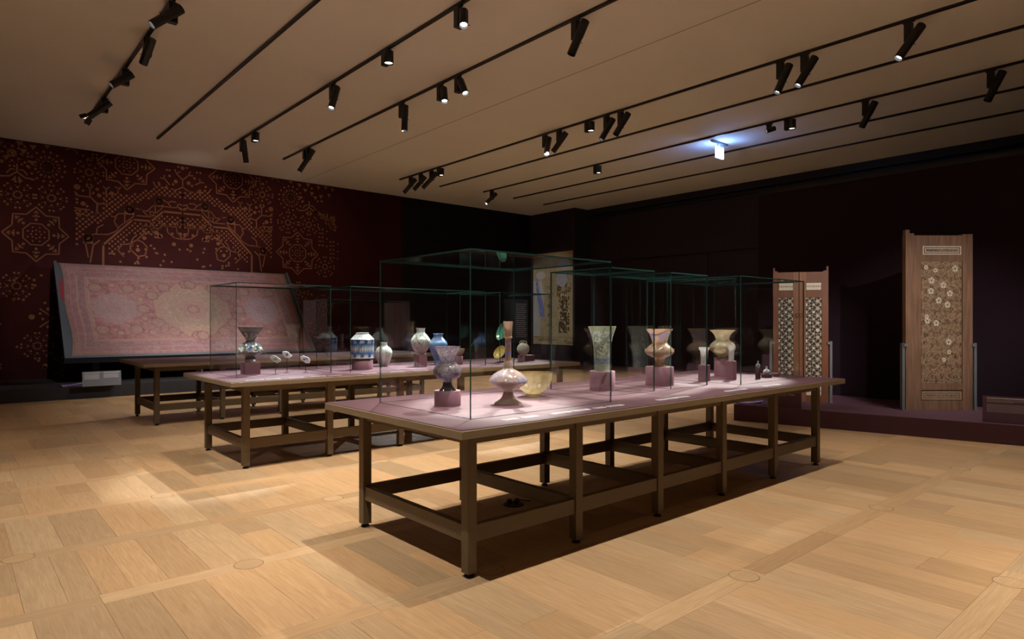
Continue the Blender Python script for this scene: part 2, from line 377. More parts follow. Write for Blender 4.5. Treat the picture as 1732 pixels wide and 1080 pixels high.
# ------------------------------------------------------------------ printed pattern on the carpet wall
class Flat:
    def __init__(s): s.mb = MB(); s.y = YL - .003; s.zmax = ZC - .02
    def poly(s, pts):
        if any(z > s.zmax for _, z in pts): 
            pts = [(x, min(z, s.zmax)) for x, z in pts]
        s.mb.add([(x, s.y, z) for x, z in pts], [tuple(range(len(pts)))])
    def dot(s, x, z, r, n=7, a0=0):
        if z > s.zmax: return
        s.poly([(x + r * math.cos(a0 + 2 * math.pi * i / n), z + r * math.sin(a0 + 2 * math.pi * i / n)) for i in range(n)])
    def line(s, pts, w):
        for (x0, z0), (x1, z1) in zip(pts[:-1], pts[1:]):
            if min(z0, z1) > s.zmax: continue
            if z0 > s.zmax or z1 > s.zmax:
                t = (s.zmax - z0) / (z1 - z0)
                if z1 > z0: x1, z1 = x0 + (x1 - x0) * t, s.zmax
                else: x0, z0 = x0 + (x1 - x0) * t, s.zmax
            l = math.hypot(x1 - x0, z1 - z0)
            if l < 1e-6: continue
            ux, uz = (x1 - x0) / l, (z1 - z0) / l; e = w * .35
            x0 -= ux * e; z0 -= uz * e; x1 += ux * e; z1 += uz * e
            nx, nz = -uz * w / 2, ux * w / 2
            s.poly([(x0 + nx, z0 + nz), (x0 - nx, z0 - nz), (x1 - nx, z1 - nz), (x1 + nx, z1 + nz)])
    def ring(s, x, z, r, w, n=20, a0=0, a1=2 * math.pi):
        s.line([(x + r * math.cos(a0 + (a1 - a0) * i / n), z + r * math.sin(a0 + (a1 - a0) * i / n)) for i in range(n + 1)], w)
    def star(s, x, z, R=.605):
        pts = []
        for k in range(17):
            a = math.pi / 2 + k * math.pi / 8; r = R if k % 2 == 0 else R * .765
            if k % 4 == 2: r = R * .97
            pts.append((x + r * math.cos(a), z + r * math.sin(a)))
        s.line(pts, .030)
        s.line([(x + .255 * math.cos(math.pi / 8 + k * math.pi / 4), z + .255 * math.sin(math.pi / 8 + k * math.pi / 4)) for k in range(9)], .026)
        s.dot(x, z, .020)
        for k in range(8): a = k * math.pi / 4; s.dot(x + .09 * math.cos(a), z + .09 * math.sin(a), .020)
        for k in range(8): a = (k + .5) * math.pi / 4; s.dot(x + .165 * math.cos(a), z + .165 * math.sin(a), .020)
        for k in range(8):
            a = k * math.pi / 4; ca, sa = math.cos(a), math.sin(a)
            for rr, of, sz in ((.325, 0, .034), (.40, -.05, .02), (.40, .05, .02), (.41, 0, .034), (.475, -.03, .018), (.475, .03, .018), (.50, 0, .03)):
                s.dot(x + rr * ca - of * sa, z + rr * sa + of * ca, sz, 6)
    def rosette(s, x, z, big=False):
        if big:
            s.ring(x, z, .098, .04, 18)
            for k in range(9): a = k * 2 * math.pi / 9; s.dot(x + .125 * math.cos(a), z + .125 * math.sin(a), .02)
            for k in range(18):
                a = k * math.pi / 9; ca, sa = math.cos(a), math.sin(a)
                if k % 2: s.line([(x + .185 * ca, z + .185 * sa), (x + .25 * ca, z + .25 * sa)], .018)
                else: s.dot(x + .225 * ca, z + .225 * sa, .030, 6)
            for k in range(16): a = (k + .5) * math.pi / 8; s.dot(x + .335 * math.cos(a), z + .335 * math.sin(a), .028, 6)
        else:
            s.ring(x, z, .066, .018, 14)
            for k in range(10): a = k * math.pi / 5; s.dot(x + .085 * math.cos(a), z + .085 * math.sin(a), .016, 6)
            for k in range(8): a = k * math.pi / 4; s.dot(x + .165 * math.cos(a), z + .165 * math.sin(a), .027, 6)
            for k in range(16): a = (k + .5) * math.pi / 8; s.dot(x + .205 * math.cos(a), z + .205 * math.sin(a), .012, 5)
            for k in range(8):
                a = k * math.pi / 4
                for d in (-.13, .13): s.dot(x + .285 * math.cos(a + d), z + .285 * math.sin(a + d), .027, 6)
P = Flat(); XC = 4.53
r2 = random.Random(3)
EXT = (.35, 8.72)
for sg in (-1, 1):
    def X(u): return XC + sg * u
    P.star(X(1.235), 5.29); P.star(X(3.0), 3.46)
    P.rosette(X(2.80), 4.99, True); P.rosette(X(2.0), 4.99)
    P.rosette(X(2.72), 4.30); P.rosette(X(3.33), 4.30)
    if sg < 0: P.rosette(X(4.0), 4.3)
    # small palm motif
    u0, z0 = 3.34, 4.80
    P.line([(X(u0), z0 + .17), (X(u0), z0)], .03)
    for e in (-1, 1):
        P.line([(X(u0), z0), (X(u0 + e * .14), z0 - .11), (X(u0 + e * .30), z0 - .13)], .035)
        P.line([(X(u0 + e * .05), z0 + .05), (X(u0 + e * .11), z0 + .05), (X(u0 + e * .18), z0 - .04)], .028)
        P.poly([(X(u0 + e * .02), z0 - .08), (X(u0 + e * .11), z0 - .2), (X(u0 + e * .02), z0 - .2)])
    # arrowheads in the top corner
    for uu, zz, aa in ((3.08, 5.05, 0), (3.22, 5.28, 1), (3.42, 5.20, 2), (3.30, 5.44, 1), (3.62, 5.40, 2), (3.70, 5.16, 0), (3.52, 5.10, 1), (3.95, 5.22, 2), (3.05, 5.40, 1), (2.80, 5.47, 2), (3.85, 5.44, 0), (4.05, 5.40, 1)):
        w = .075; a = aa * 2.1 + .5
        P.poly([(X(uu + w * math.cos(a + t)), zz + w * math.sin(a + t)) for t in (0, 2.2, 4.1)])
    for uu, zz in ((3.42, 5.35), (3.60, 5.00), (3.72, 5.02), (3.15, 4.95)): P.dot(X(uu), zz, .035)
    P.ring(X(2.35), 5.36, .12, .03, 8, .3, 2.4)
    for (a, b) in ((1.85, 5.42), (1.93, 5.42), (1.85, 5.34), (1.93, 5.34), (2.02, 5.30), (2.12, 5.36)): P.dot(X(a), b, .026)
    # medallion outline
    out = [(1.72, 2.3), (1.72, 3.33), (1.11, 3.985), (.71, 3.985), (.44, 4.255), (0, 4.255)]
    P.line([(X(u), z) for u, z in out], .045)
    P.line([(X(u), z) for u, z in ((1.98, 2.9), (1.92, 3.30), (1.80, 3.42))], .03)
    # flowering vine outside the outline
    vine = [[(2.02, 3.02), (2.08, 3.38), (1.92, 3.56), (1.62, 3.58), (1.45, 3.68), (1.38, 3.80)],
            [(1.86, 3.58), (1.84, 3.72), (1.72, 3.80)], [(1.42, 3.76), (1.50, 3.90), (1.46, 4.0), (1.56, 4.02)],
            [(1.38, 3.80), (1.18, 3.98), (1.09, 4.07)], [(1.28, 3.90), (1.28, 4.16), (1.20, 4.24)], [(1.28, 4.10), (1.40, 4.10), (1.50, 4.0)],
            [(1.04, 4.26), (.92, 4.24), (.78, 4.10), (.72, 4.12), (.74, 4.22), (.66, 4.22), (.64, 4.12)], [(.98, 4.24), (.80, 4.22), (.68, 4.36), (.60, 4.40)],
            [(1.02, 4.09), (.72, 4.09), (.50, 4.30), (.46, 4.36)], [(.62, 4.16), (.62, 4.44), (.56, 4.48)],
            [(.44, 4.54), (.36, 4.50), (.26, 4.38)], [(.34, 4.48), (.26, 4.53), (.16, 4.52)], [(.44, 4.38), (.14, 4.38), (.10, 4.48), (.02, 4.46)],
            [(.10, 4.40), (.0, 4.36)], [(.0, 4.34), (.08, 4.36)]]
    for v in vine: P.line([(X(u), z) for u, z in v], .026)
    for u, z in ((2.02, 3.46), (1.17, 4.22), (.53, 4.49)):
        P.ring(X(u), z, .070, .045, 14)
        for k in range(3): P.dot(X(u - .07 + .07 * k), z - .10, .035)
    # lattice of dots between outline and stars
    def outer(u):      # height of the vine band
        return np.interp(u, [0, .62, .95, 1.35, 1.75, 2.05, 2.32], [4.58, 4.60, 4.38, 4.28, 3.84, 3.66, 3.02])
    pit = .118
    for r_ in range(60):
        z = 2.95 + r_ * pit / 2
        for c_ in range(0, 21):
            u = c_ * pit + (pit / 2 if r_ % 2 else 0)
            if u > 2.30 or z < outer(u) + .03: continue
            top = np.interp(u, [0, .25, .45, .62, 1.0, 1.235, 1.6, 2.3], [4.78, 4.80, 4.95, 4.86, 4.62, 4.56, 4.56, 4.5])
            if z > top: continue
            if u > 1.75 and z > 4.12: continue
            P.dot(X(u), z, .030, 6)
    # branches in the corner of the field
    for l in ([(2.27, 4.44), (2.20, 4.42), (1.98, 4.42)], [(1.98, 4.42), (1.99, 4.62), (2.06, 4.68)], [(1.99, 4.60), (1.93, 4.68)], [(1.98, 4.42), (1.84, 4.28)],
              [(1.84, 4.28), (1.62, 4.30), (1.55, 4.36)], [(1.84, 4.28), (1.85, 4.06), (1.93, 3.98)], [(2.28, 4.14), (2.18, 4.12), (2.0, 4.12)], [(1.66, 4.52), (1.66, 4.64), (1.72, 4.70)],
              [(1.66, 4.64), (1.60, 4.70)], [(1.42, 4.58), (1.42, 4.68), (1.47, 4.72)], [(1.42, 4.66), (1.37, 4.72)], [(2.28, 4.50), (2.20, 4.42)], [(2.28, 4.06), (2.2, 4.12)]): P.line([(X(u), z) for u, z in l], .03)
    for u, z, r in ((2.24, 4.62, .07), (2.12, 4.25, .055), (1.80, 4.48, .05), (1.55, 4.56, .05), (2.12, 4.55, .03), (2.24, 4.26, .03), (2.04, 4.20, .03), (1.92, 4.52, .03), (1.70, 4.40, .03), (2.24, 4.34, .03), (1.84, 4.62, .04), (2.2, 3.98, .05), (2.06, 3.96, .04)): P.dot(X(u), z, r)
    # inside the medallion
    for r_ in range(40):
        z = 2.6 + r_ * pit / 2
        for c_ in range(15):
            u = c_ * pit + (pit / 2 if r_ % 2 else 0)
            hi_ = np.interp(u, [0, .44, .71, 1.11, 1.64, 1.65], [4.255, 4.255, 3.985, 3.985, 3.40, 2.0])
            if hi_ - .36 < z < hi_ - .07: P.dot(X(u), z, .028, 6)
    ins = [[(0, 3.90), (.30, 3.90), (.44, 3.90), (.60, 3.80), (.72, 3.96)], [(.10, 3.92), (.04, 4.0), (-.02, 3.99)], [(.30, 3.90), (.22, 3.99), (.14, 3.99), (.08, 3.92)],
           [(.44, 3.90), (.48, 4.0), (.60, 4.01)], [(.72, 3.96), (.74, 3.80), (.66, 3.70), (.58, 3.62)], [(.74, 3.82), (.84, 3.88), (.90, 3.80), (.84, 3.70), (.74, 3.68)],
           [(.84, 3.70), (1.02, 3.50), (1.16, 3.40), (1.16, 3.26), (1.0, 3.10), (.84, 3.14), (.80, 3.34), (.90, 3.46), (1.02, 3.50)], [(1.16, 3.40), (1.10, 3.54), (1.02, 3.62)], [(1.16, 3.40), (1.34, 3.36), (1.42, 3.22), (1.30, 3.08)],
           [(.14, 3.86), (.12, 3.72), (.0, 3.62)], [(.36, 3.88), (.34, 3.74), (.18, 3.62), (0, 3.60)]]
    for v in ins: P.line([(X(u), z) for u, z in v], .026)
    P.poly([(X(.62), 3.84), (X(.46), 3.58), (X(.64), 3.58)])
    for u, z, r in ((.50, 3.64, .05), (.86, 3.56, .05), (.06, 3.72, .05), (.24, 3.72, .035), (1.0, 3.26, .05), (.2, 3.46, .05)): P.dot(X(u), z, r)
    for k in range(24): P.dot(X(r2.uniform(.05, 1.55)), r2.uniform(2.9, 3.42), .030, 6)
# crown branch above the medallion
for l in ([(0, 5.10), (0, 4.92)], [(0, 4.92), (-.16, 4.82), (-.26, 4.84)], [(0, 4.92), (.16, 4.82), (.24, 4.82)], [(0, 5.10), (-.14, 5.24), (-.18, 5.34)], [(0, 5.10), (.14, 5.24), (.18, 5.34)],
          [(-.14, 5.24), (-.06, 5.30)], [(.14, 5.24), (.24, 5.24)], [(-.30, 4.94), (-.42, 5.08), (-.50, 5.08)], [(-.42, 5.08), (-.42, 5.16)], [(.30, 5.02), (.42, 5.10), (.50, 5.10)], [(.42, 5.10), (.40, 5.18)],
          [(-.62, 4.86), (-.66, 4.96)], [(.62, 4.86), (.68, 4.96)]): P.line([(XC + u, z) for u, z in l], .028)
for u, z, r in ((-.16, 5.04, .05), (.14, 5.04, .05), (0, 5.40, .05), (-.3, 5.16, .035), (.28, 5.18, .035), (-.4, 4.88, .05), (.40, 4.86, .05), (-.1, 5.42, .03), (.1, 5.42, .03), (-.22, 4.96, .03), (.22, 4.98, .03), (-.3, 5.3, .028), (-.36, 5.3, .028), (.34, 5.34, .028), (.42, 5.34, .028), (.55, 5.0, .03), (-.54, 4.95, .03)): P.dot(XC + u, z, r)
# right border: confetti wedge and dash columns
for k in range(60):
    a, b = r2.random(), r2.random()
    if a + b > 1: a, b = 1 - a, 1 - b
    u = 7.98 + .70 * a + .70 * b * 1; z = 4.72 - .12 * a - .62 * b
    if u > 8.70: continue
    if z < 4.72 - (u - 7.98) * 1.25: continue
    an = r2.random() * 3; P.line([(u, z), (u + .05 * math.cos(an), z + .05 * math.sin(an))], .035)
for cx, z1 in ((8.22, 4.20), (8.56, 3.86)):
    for k in range(5):
        z = z1 - .115 * k
        if k % 2 == 0: P.dot(cx - .04, z, .03); P.dot(cx + .06, z, .03)
        else: P.line([(cx - .06, z), (cx + .09, z)], .026)
    for k in range(3): P.dot(cx + .19, z1 - .04 - .22 * k, .026)
P.rosette(8.35, 3.12)
for cx, cz in ((1.18, 2.30), (1.55, .98), (.55, 1.75), (1.1, 5.2), (.62, .55), (7.55, 2.35), (8.3, 2.0), (7.9, 1.2), (7.4, .8)): P.rosette(cx, cz)
for cx, cz in ((1.85, 1.60), (2.1, .5), (8.3, .9)):
    P.line([(cx - .25, cz + .2), (cx, cz), (cx - .25, cz - .2)], .03); P.line([(cx, cz), (cx + .2, cz)], .03)
    P.dot(cx - .4, cz + .02, .06); P.dot(cx - .1, cz + .2, .04); P.dot(cx - .1, cz - .2, .04)
for k in range(26): P.dot(r2.uniform(.5, 2.0), r2.uniform(.4, 2.7), .03)
for k in range(14): P.dot(r2.uniform(7.1, 8.6), r2.uniform(.4, 2.7), .03)
for u in (7.10, 7.25): P.dot(u, 2.75, .03)
wp = P.mb.build('printed_pattern', M['print'], wall_left); wp['kind'] = 'stuff'; wp['label'] = 'enlarged carpet ornament printed in tan on maroon'

# ------------------------------------------------------------------ carpet on its leaning board
CX0, CX1, CYA, CYB, CZA, CZB = 1.86, 7.02, 15.72, 17.50, .80, 2.84
carp_n = Vector((0, -(CZB - CZA), CYB - CYA)).normalized()
slope = Vector((0, CYB - CYA, CZB - CZA)); sl = slope.length; su = slope.normalized()
t = thing('leaning_board', 'slate framed board leaning back on the charcoal plinth, carrying the carpet', 'board', (4.4, 15.9, .245))
o0 = t.location
def on_board(x, s_, off): return Vector((x, CYA, CZA)) + su * s_ + carp_n * off
m = MB()
cmid = on_board((CX0 + CX1) / 2, sl / 2, -.07)
m.obox(cmid, ((CX1 - CX0) / 2, 0, 0), su * (sl / 2), carp_n * .05); m.build('back_panel', M['slate'], t, o0)
fr = .055
for (xa, xb, sa, sb) in ((CX0 - fr, CX0, -fr, sl), (CX1, CX1 + fr, -fr, sl), (CX0, CX1, -fr, 0)):
    m = MB(); m.obox(on_board((xa + xb) / 2, (sa + sb) / 2, -.05), ((xb - xa) / 2, 0, 0), su * ((sb - sa) / 2), carp_n * .09); m.build('frame_rail', M['slate'], t, o0)
for xx in (2.4, 4.45, 6.5):
    m = MB(); m.box((xx - .06, CYA + .35, .245), (xx + .06, CYA + .47, CZA + .22)); m.build('support_post', M['slate'], t, o0)
def carpet_pos(u, v):
    # slightly uneven left and right margins, gentle waviness
    s_ = .012 + v * (sl - .03)
    xl = CX0 + .05 + .05 * np.sin(v * 2.9 + .4) + .03 * np.sin(v * 9); xr = CX1 - .05
    x = xl + (xr - xl) * u
    off = -.012 + .006 * np.sin(u * 21 + v * 3) * np.sin(v * 8)
    return np.stack([x - o0[0] * 0, CYA + su.y * s_ + carp_n.y * off, CZA + su.z * s_ + carp_n.z * off], 1)
def carpet_col(u, v):
    W, Hh = 5.05, sl; x = (u - .5) * W; y = (v - .5) * Hh
    rose = np.array((.40, .145, .14)); pale = np.array((.47, .235, .20)); mauve = np.array((.33, .145, .165)); cream = np.array((.55, .38, .24)); wine = np.array((.21, .045, .055)); grey = np.array((.40, .28, .29))
    n1 = noise(x * 26, y * 26, 1); n2 = noise(x * 11, y * 11, 2); n3 = noise(x * 3, y * 3, 3); n4 = noise(x * 60, y * 60, 4)
    c = mixc(rose, pale, .55 * n1 + .25 * n3)
    c = mixc(c, wine, np.clip((n2 - .58) * 3, 0, .55)); c = mixc(c, cream, np.clip((n4 - .74) * 3, 0, .5))
    ex = W / 2 - np.abs(x); ey = Hh / 2 - np.abs(y); e = np.minimum(ex, ey)
    bord = e < .44
    cb_ = mixc(mauve, rose, .5 * n1); cb_ = mixc(cb_, grey, np.clip((n2 - .5) * 2, 0, .5))
    cell = np.where(ex < ey, np.floor(y / .28), np.floor(x / .28)); inn = (e > .24) & (e < .40)
    cb_ = np.where((inn & (cell % 2 == 0))[:, None], mixc(mauve * .85, grey, n4 * .6), cb_)
    c = np.where(bord[:, None], cb_, c)
    for ed, w in ((.44, .022), (.40, .010), (.235, .010), (.115, .008)):
        c = np.where((np.abs(e - ed) < w)[:, None], mixc(cream * .95, pale, n4), c)
    def med(cx, cy, R, ca, cbn, ring, k=8):
        nonlocal c
        dx, dy = x - cx, y - cy; r = np.hypot(dx, dy); a = np.arctan2(dy, dx); rr = r / (R * (1 + .07 * np.cos(k * a)))
        f = .5 + .5 * np.sin(rr * 16 + 1) * np.cos(k * a * 1.0); t_ = np.clip(f * .6 + n4 * .4, 0, 1)
        c = np.where((rr < 1)[:, None], mixc(ca, cbn, t_), c)
        c = np.where((np.abs(rr - 1) < .06 if R > .3 else np.abs(rr - 1) < .14)[:, None], mixc(ring, c, .25 + .3 * n1), c)
    # centre field octagon and medallions
    oc = np.maximum(np.maximum(np.abs(x), np.abs(y) * 1.0), (np.abs(x) + np.abs(y)) / 1.32)
    c = np.where(((oc < .82) & ~bord)[:, None], mixc(cream * .85, pale, n1 * .8), c)
    med(0, 0, .56, cream * .8, np.array((.40, .27, .20)), cream, 16); med(0, 0, .34, np.array((.43, .28, .19)), pale, cream * .9, 8); med(0, 0, .12, rose, cream, wine, 8)
    for sx in (-1, 1):
        med(sx * 1.62, 0, .44, grey, np.array((.42, .24, .24)), pale, 12); med(sx * 1.62, 0, .18, mauve, grey, grey, 8)
        for (a, b) in ((.83, .42), (.83, -.42), (.55, .70), (.55, -.70), (1.30, .62), (1.30, -.62), (1.95, .62), (1.95, -.62), (1.05, 0), (.05, .82), (.05, -.82)):
            med(sx * a, b, .13, np.array((.42, .20, .19)), cream * .75, wine, 8)
        for (a, b) in ((1.08, .30), (1.08, -.30), (1.0, .72), (1.0, -.72), (1.62, .72), (1.62, -.72)): med(sx * a, b, .07, cream * .9, pale, wine, 6)
    wear = np.clip((noise(x * 1.3 + 5, y * 1.7, 8) - .45) * 1.6, 0, .4); c = mixc(c, np.array((.36, .22, .18)), wear)
    c = np.where((e < .05)[:, None], mixc(np.array((.26, .16, .12)), c, .3), c)
    c = mixc(c, np.array((.33, .17, .16)), .42) * np.array((.70, .74, .76))
    return c * (.78 + .32 * n4)[:, None]
ob = grid_obj('carpet', 400, 170, carpet_pos, carpet_col, M['carpet'])
tag(ob, 'worn rose-red medallion carpet spread on the leaning board', 'carpet')
m = MB(); m.obox(on_board(CX0 + .035, sl * .70, -.014), (.035, 0, 0), su * .30, carp_n * .004)
o = m.build('carpet_lining', mat('crimson_lining', (.20, .012, .022), .8), ob); o['label'] = 'crimson lining showing at the torn edge'

# ------------------------------------------------------------------ display tables
TZ = .91; TX, TL, TS, TW = 2.33, 4.588, .9176, 1.257
OH = .215
def make_table():
    t = thing('display_table', 'x', 'table')
    W = TW; a = .034
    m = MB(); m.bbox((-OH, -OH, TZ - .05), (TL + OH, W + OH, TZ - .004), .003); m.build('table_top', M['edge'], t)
    m = MB(); m.box((-OH + .006, -OH + .006, TZ - .004), (TL + OH - .006, W + OH - .006, TZ)); m.build('linen_cover', M['mauve'], t)
    za, zb = TZ - .125, TZ - .05
    for y in (0, W):
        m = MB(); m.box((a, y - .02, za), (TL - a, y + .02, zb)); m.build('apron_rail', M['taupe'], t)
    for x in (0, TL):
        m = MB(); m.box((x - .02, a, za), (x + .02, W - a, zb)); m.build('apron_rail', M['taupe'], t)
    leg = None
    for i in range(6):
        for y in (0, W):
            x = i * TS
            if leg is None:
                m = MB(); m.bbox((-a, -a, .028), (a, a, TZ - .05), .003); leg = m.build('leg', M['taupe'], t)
                m = MB(); m.lathe([(.030, 0), (.030, .012), (.012, .016), (.012, .03)], 16); ft = m.build('levelling_foot', M['rubber'], leg)
                leg.location = (x, y, 0)
            else:
                l = leg.copy(); COL.objects.link(l); l.parent = t; l.location = (x, y, 0)
                f2 = ft.copy(); COL.objects.link(f2); f2.parent = l
    s1 = s2 = None
    for y in (0, W):
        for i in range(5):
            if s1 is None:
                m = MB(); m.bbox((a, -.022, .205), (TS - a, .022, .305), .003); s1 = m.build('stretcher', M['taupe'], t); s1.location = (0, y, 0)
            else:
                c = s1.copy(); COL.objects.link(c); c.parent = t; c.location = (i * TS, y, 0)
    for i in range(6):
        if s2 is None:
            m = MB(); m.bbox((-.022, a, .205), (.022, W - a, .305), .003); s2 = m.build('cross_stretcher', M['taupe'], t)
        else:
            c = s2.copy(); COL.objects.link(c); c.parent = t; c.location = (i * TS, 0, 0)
    return t
tab = make_table(); tables = [tab, copy_tree(tab), copy_tree(tab)]
TYS = (3.053, 6.835, 10.557)
for t, y, l in zip(tables, TYS, ('long taupe display table nearest the camera with mauve linen top', 'middle of the three long display tables, with mauve linen top', 'rearmost long display table, just in front of the carpet')):
    t.location = (TX, y, 0); t['label'] = l; t['group'] = 'long display tables in three rows'

# ------------------------------------------------------------------ glass cases
GT = .010
def glass_case(label, x0, x1, y0, y1, zt=1.945):
    t = thing('glass_case', label, 'display case', ((x0 + x1) / 2, (y0 + y1) / 2, TZ), 0, 'glass cases on the tables'); o = t.location
    def pane(a, b, axis, out):
        m = MB(); m.box(a, b)
        # faces: 0 bottom,1 top,2 -y,3 +x,4 +y,5 -x
        big = {'x': (3, 5), 'y': (2, 4), 'z': (0, 1)}[axis]
        for i in range(6): m.m[i] = 2
        m.m[big[0]] = 0 if out else 1; m.m[big[1]] = 1 if out else 0
        m.build('glass_pane', [M['glass'], M['clear'], M['gedge']], t, o)
    z0 = TZ + .001
    pane((x0, y0, z0), (x1, y0 + GT, zt - GT), 'y', True); pane((x0, y1 - GT, z0), (x1, y1, zt - GT), 'y', False)
    pane((x0, y0 + GT, z0), (x0 + GT, y1 - GT, zt - GT), 'x', False); pane((x1 - GT, y0 + GT, z0), (x1, y1 - GT, zt - GT), 'x', True)
    pane((x0, y0, zt - GT), (x1, y1, zt), 'z', False)
    m = MB(); w = .004
    for (a, b) in (((x0 - w, y0 - w), (x1 + w, y0)), ((x0 - w, y1), (x1 + w, y1 + w)), ((x0 - w, y0), (x0, y1)), ((x1, y0), (x1 + w, y1))):
        m.box((a[0], a[1], TZ), (b[0], b[1], TZ + .0015))
    m.build('base_gasket', M['seam'], t, o)
    return t
glass_case('large glass case at the near end of the front table', 2.41, 3.72, 3.14, 4.24, 1.952)
glass_case('narrow glass case around the tall flared beaker on the front table', 4.03, 4.60, 3.40, 4.10)
glass_case('narrow glass case around the mosque lamp, third along the front table', 4.84, 5.42, 3.40, 4.10)
glass_case('glass case at the far end of the front table', 5.675, 6.98, 3.20, 4.30)
glass_case('glass case at the near end of the middle table', 2.33, 3.41, 7.12, 8.03, 1.928)
glass_case('long glass case with the four jars on the middle table', 3.59, 5.635, 7.00, 7.93, 1.928)
glass_case('glass case with tilted bowls and flask on the middle table', 5.89, 6.87, 7.00, 7.95, 1.928)
glass_case('glass case on the rear table in front of the carpet', 5.04, 6.75, 10.70, 11.70, 1.91)

# ------------------------------------------------------------------ exhibits
def smooth_prof(pts, n=10):
    """Catmull-Rom through (radius, height) points"""
    out = []
    P_ = [pts[0]] + list(pts) + [pts[-1]]
    for i in range(1, len(P_) - 2):
        p0, p1, p2, p3 = P_[i - 1:i + 3]
        for k in range(n):
            t = k / n
            f = lambda a, b, c, d: .5 * (2 * b + (c - a) * t + (2 * a - 5 * b + 4 * c - d) * t * t + (3 * b - a - 3 * c + d) * t ** 3)
            out.append((max(.0005, f(p0[0], p1[0], p2[0], p3[0])), f(p0[1], p1[1], p2[1], p3[1])))
    out.append(pts[-1]); return out
def vessel(name, label, cat, c, prof, colfn, material, parent=None, n=128, inner=.004, group=None, sub=9, sharp=False):
    """lathe with coloured surface, open top, inner wall"""
    pr_ = prof if sharp else smooth_prof(prof, sub)
    k = len(pr_)
    full = [(.0005, pr_[0][1])] + pr_ + [(max(.001, r - inner), z - (0 if i else .0005)) for i, (r, z) in enumerate(reversed(pr_[2:]))] + [(.0005, pr_[2][1] + .003)]
    m = MB(); m.lathe(full, n, 0, (0, 0, 0), False)
    ob = m.build(name, material); ob.location = c
    th = np.tile(np.arange(n) / n, len(full)); zz = np.repeat([z for _, z in full], n)
    H_ = pr_[-1][1]; col = colfn(th, np.clip(zz / H_, 0, 1))
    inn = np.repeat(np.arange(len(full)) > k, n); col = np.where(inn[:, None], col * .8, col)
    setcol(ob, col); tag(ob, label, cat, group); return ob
def plinth_cyl(c, r, h, label, mt=None):
    m = MB(); m.lathe([(r, 0), (r, h - .003), (r - .003, h)], 48); ob = m.build('mauve_plinth', mt or M['mauve2']); ob.location = c; return tag(ob, label, 'plinth', 'small plinths in the cases')
def plinth_box(c, a, h, label, b=None, rz=0):
    b = b or a; m = MB(); m.bbox((-a, -b, 0), (a, b, h), .002); ob = m.build('mauve_plinth', M['mauve2']); ob.location = c; ob.rotation_euler.z = rz; return tag(ob, label, 'plinth', 'small plinths in the cases')
def prof(k, pts): return [(hw * k, h * k) for h, hw in pts]
def scr(th, z, s, fx=60, fz=26, lo=.42, hi=.58):   # scribble mask
    n = noise(th * fx, z * fz, s); n2 = noise(th * fx * 2, z * fz * 2, s + 5)
    return np.clip(1.6 - np.abs(.65 * n + .35 * n2 - .5) / .05, 0, 1)
def band(z, a, b): return ((z > a) & (z < b)).astype(float)
Z = TZ
def place(px, y): r = (px - 866) / F_PX; return Vector((y * (CY_ + SY_ * r) / (SY_ - CY_ * r), y, Z + .0005))

# a: small mosque lamp on a round plinth, near case
p = place(757, 3.79); k = depth(p) / F_PX
hp = 25 * k
plinth_cyl(p, 22.3 * k, hp, 'round mauve plinth under the small purple mosque lamp')
def col_a(t, z):
    c = mixc((.15, .12, .17), (.24, .19, .25), noise(t * 30, z * 20, 1)); c = mixc(c, (.60, .53, .34), .75 * scr(t, z, 3, 70, 30) * (band(z, .40, .62) + band(z, .80, .96)))
    c = mixc(c, (.62, .56, .62),   .28 * scr(t, z, 8, 90, 40) * band(z, .3, 1)); return mixc(c, (.05, .04, .05), band(z, 0, .20) * .85)
vessel('mosque_lamp', 'small purple enamelled glass mosque lamp in the near case', 'lamp', p + Vector((0, 0, hp)), prof(k, [(0, 14.8), (2, 13), (6, 9.5), (10, 8.2), (14, 8), (16, 10), (22, 19), (29, 24), (33.5, 24.5), (40, 21.5), (46, 15), (50, 12.5), (61, 16), (74, 22.5)]), col_a, M['enamel'])
# b: long-necked bottle
p = place(859.5, 3.58); k = depth(p) / F_PX
def col_b(t, z):
    c = mixc((.44, .30, .25), (.56, .43, .36), noise(t * 14, z * 16, 2)); body = band(z, .26, .42)
    c = mixc(c, (.30, .32, .62), .8 * body * np.clip(noise(t * 16, z * 20, 5) * 2 - .7, 0, 1)); c = mixc(c, (.74, .70, .64), .7 * scr(t, z, 6, 80, 70) * body)
    c = mixc(c, (.40, .26, .18), band(z, .52, 1) * .8); c = mixc(c, (.30, .28, .56), band(z, .60, .625) + band(z, .71, .735)); c = mixc(c, (.70, .64, .50), .9 * scr(t, z, 9, 40, 60) * band(z, .42, .52))
    return mixc(c, (.55, .38, .28), .6 * scr(t, z, 4, 30, 60) * band(z, .80, 1))
vessel('glass_bottle', 'long-necked enamelled glass bottle with a wide body and flared foot', 'bottle', p, prof(k, [(0, 24), (2.5, 21.5), (7, 14.5), (12, 10.5), (18, 8.6), (21.5, 9), (25, 16), (31, 26), (36, 32.5), (40, 32.5), (48, 26.5), (54, 18), (58.5, 8.8), (64, 7.8), (70, 6.6), (76, 5.4), (100, 5.2), (109, 5.4), (111.8, 7.4), (114, 6.4), (126, 7.2), (138.5, 8.4)]), col_b, M['enamel'])
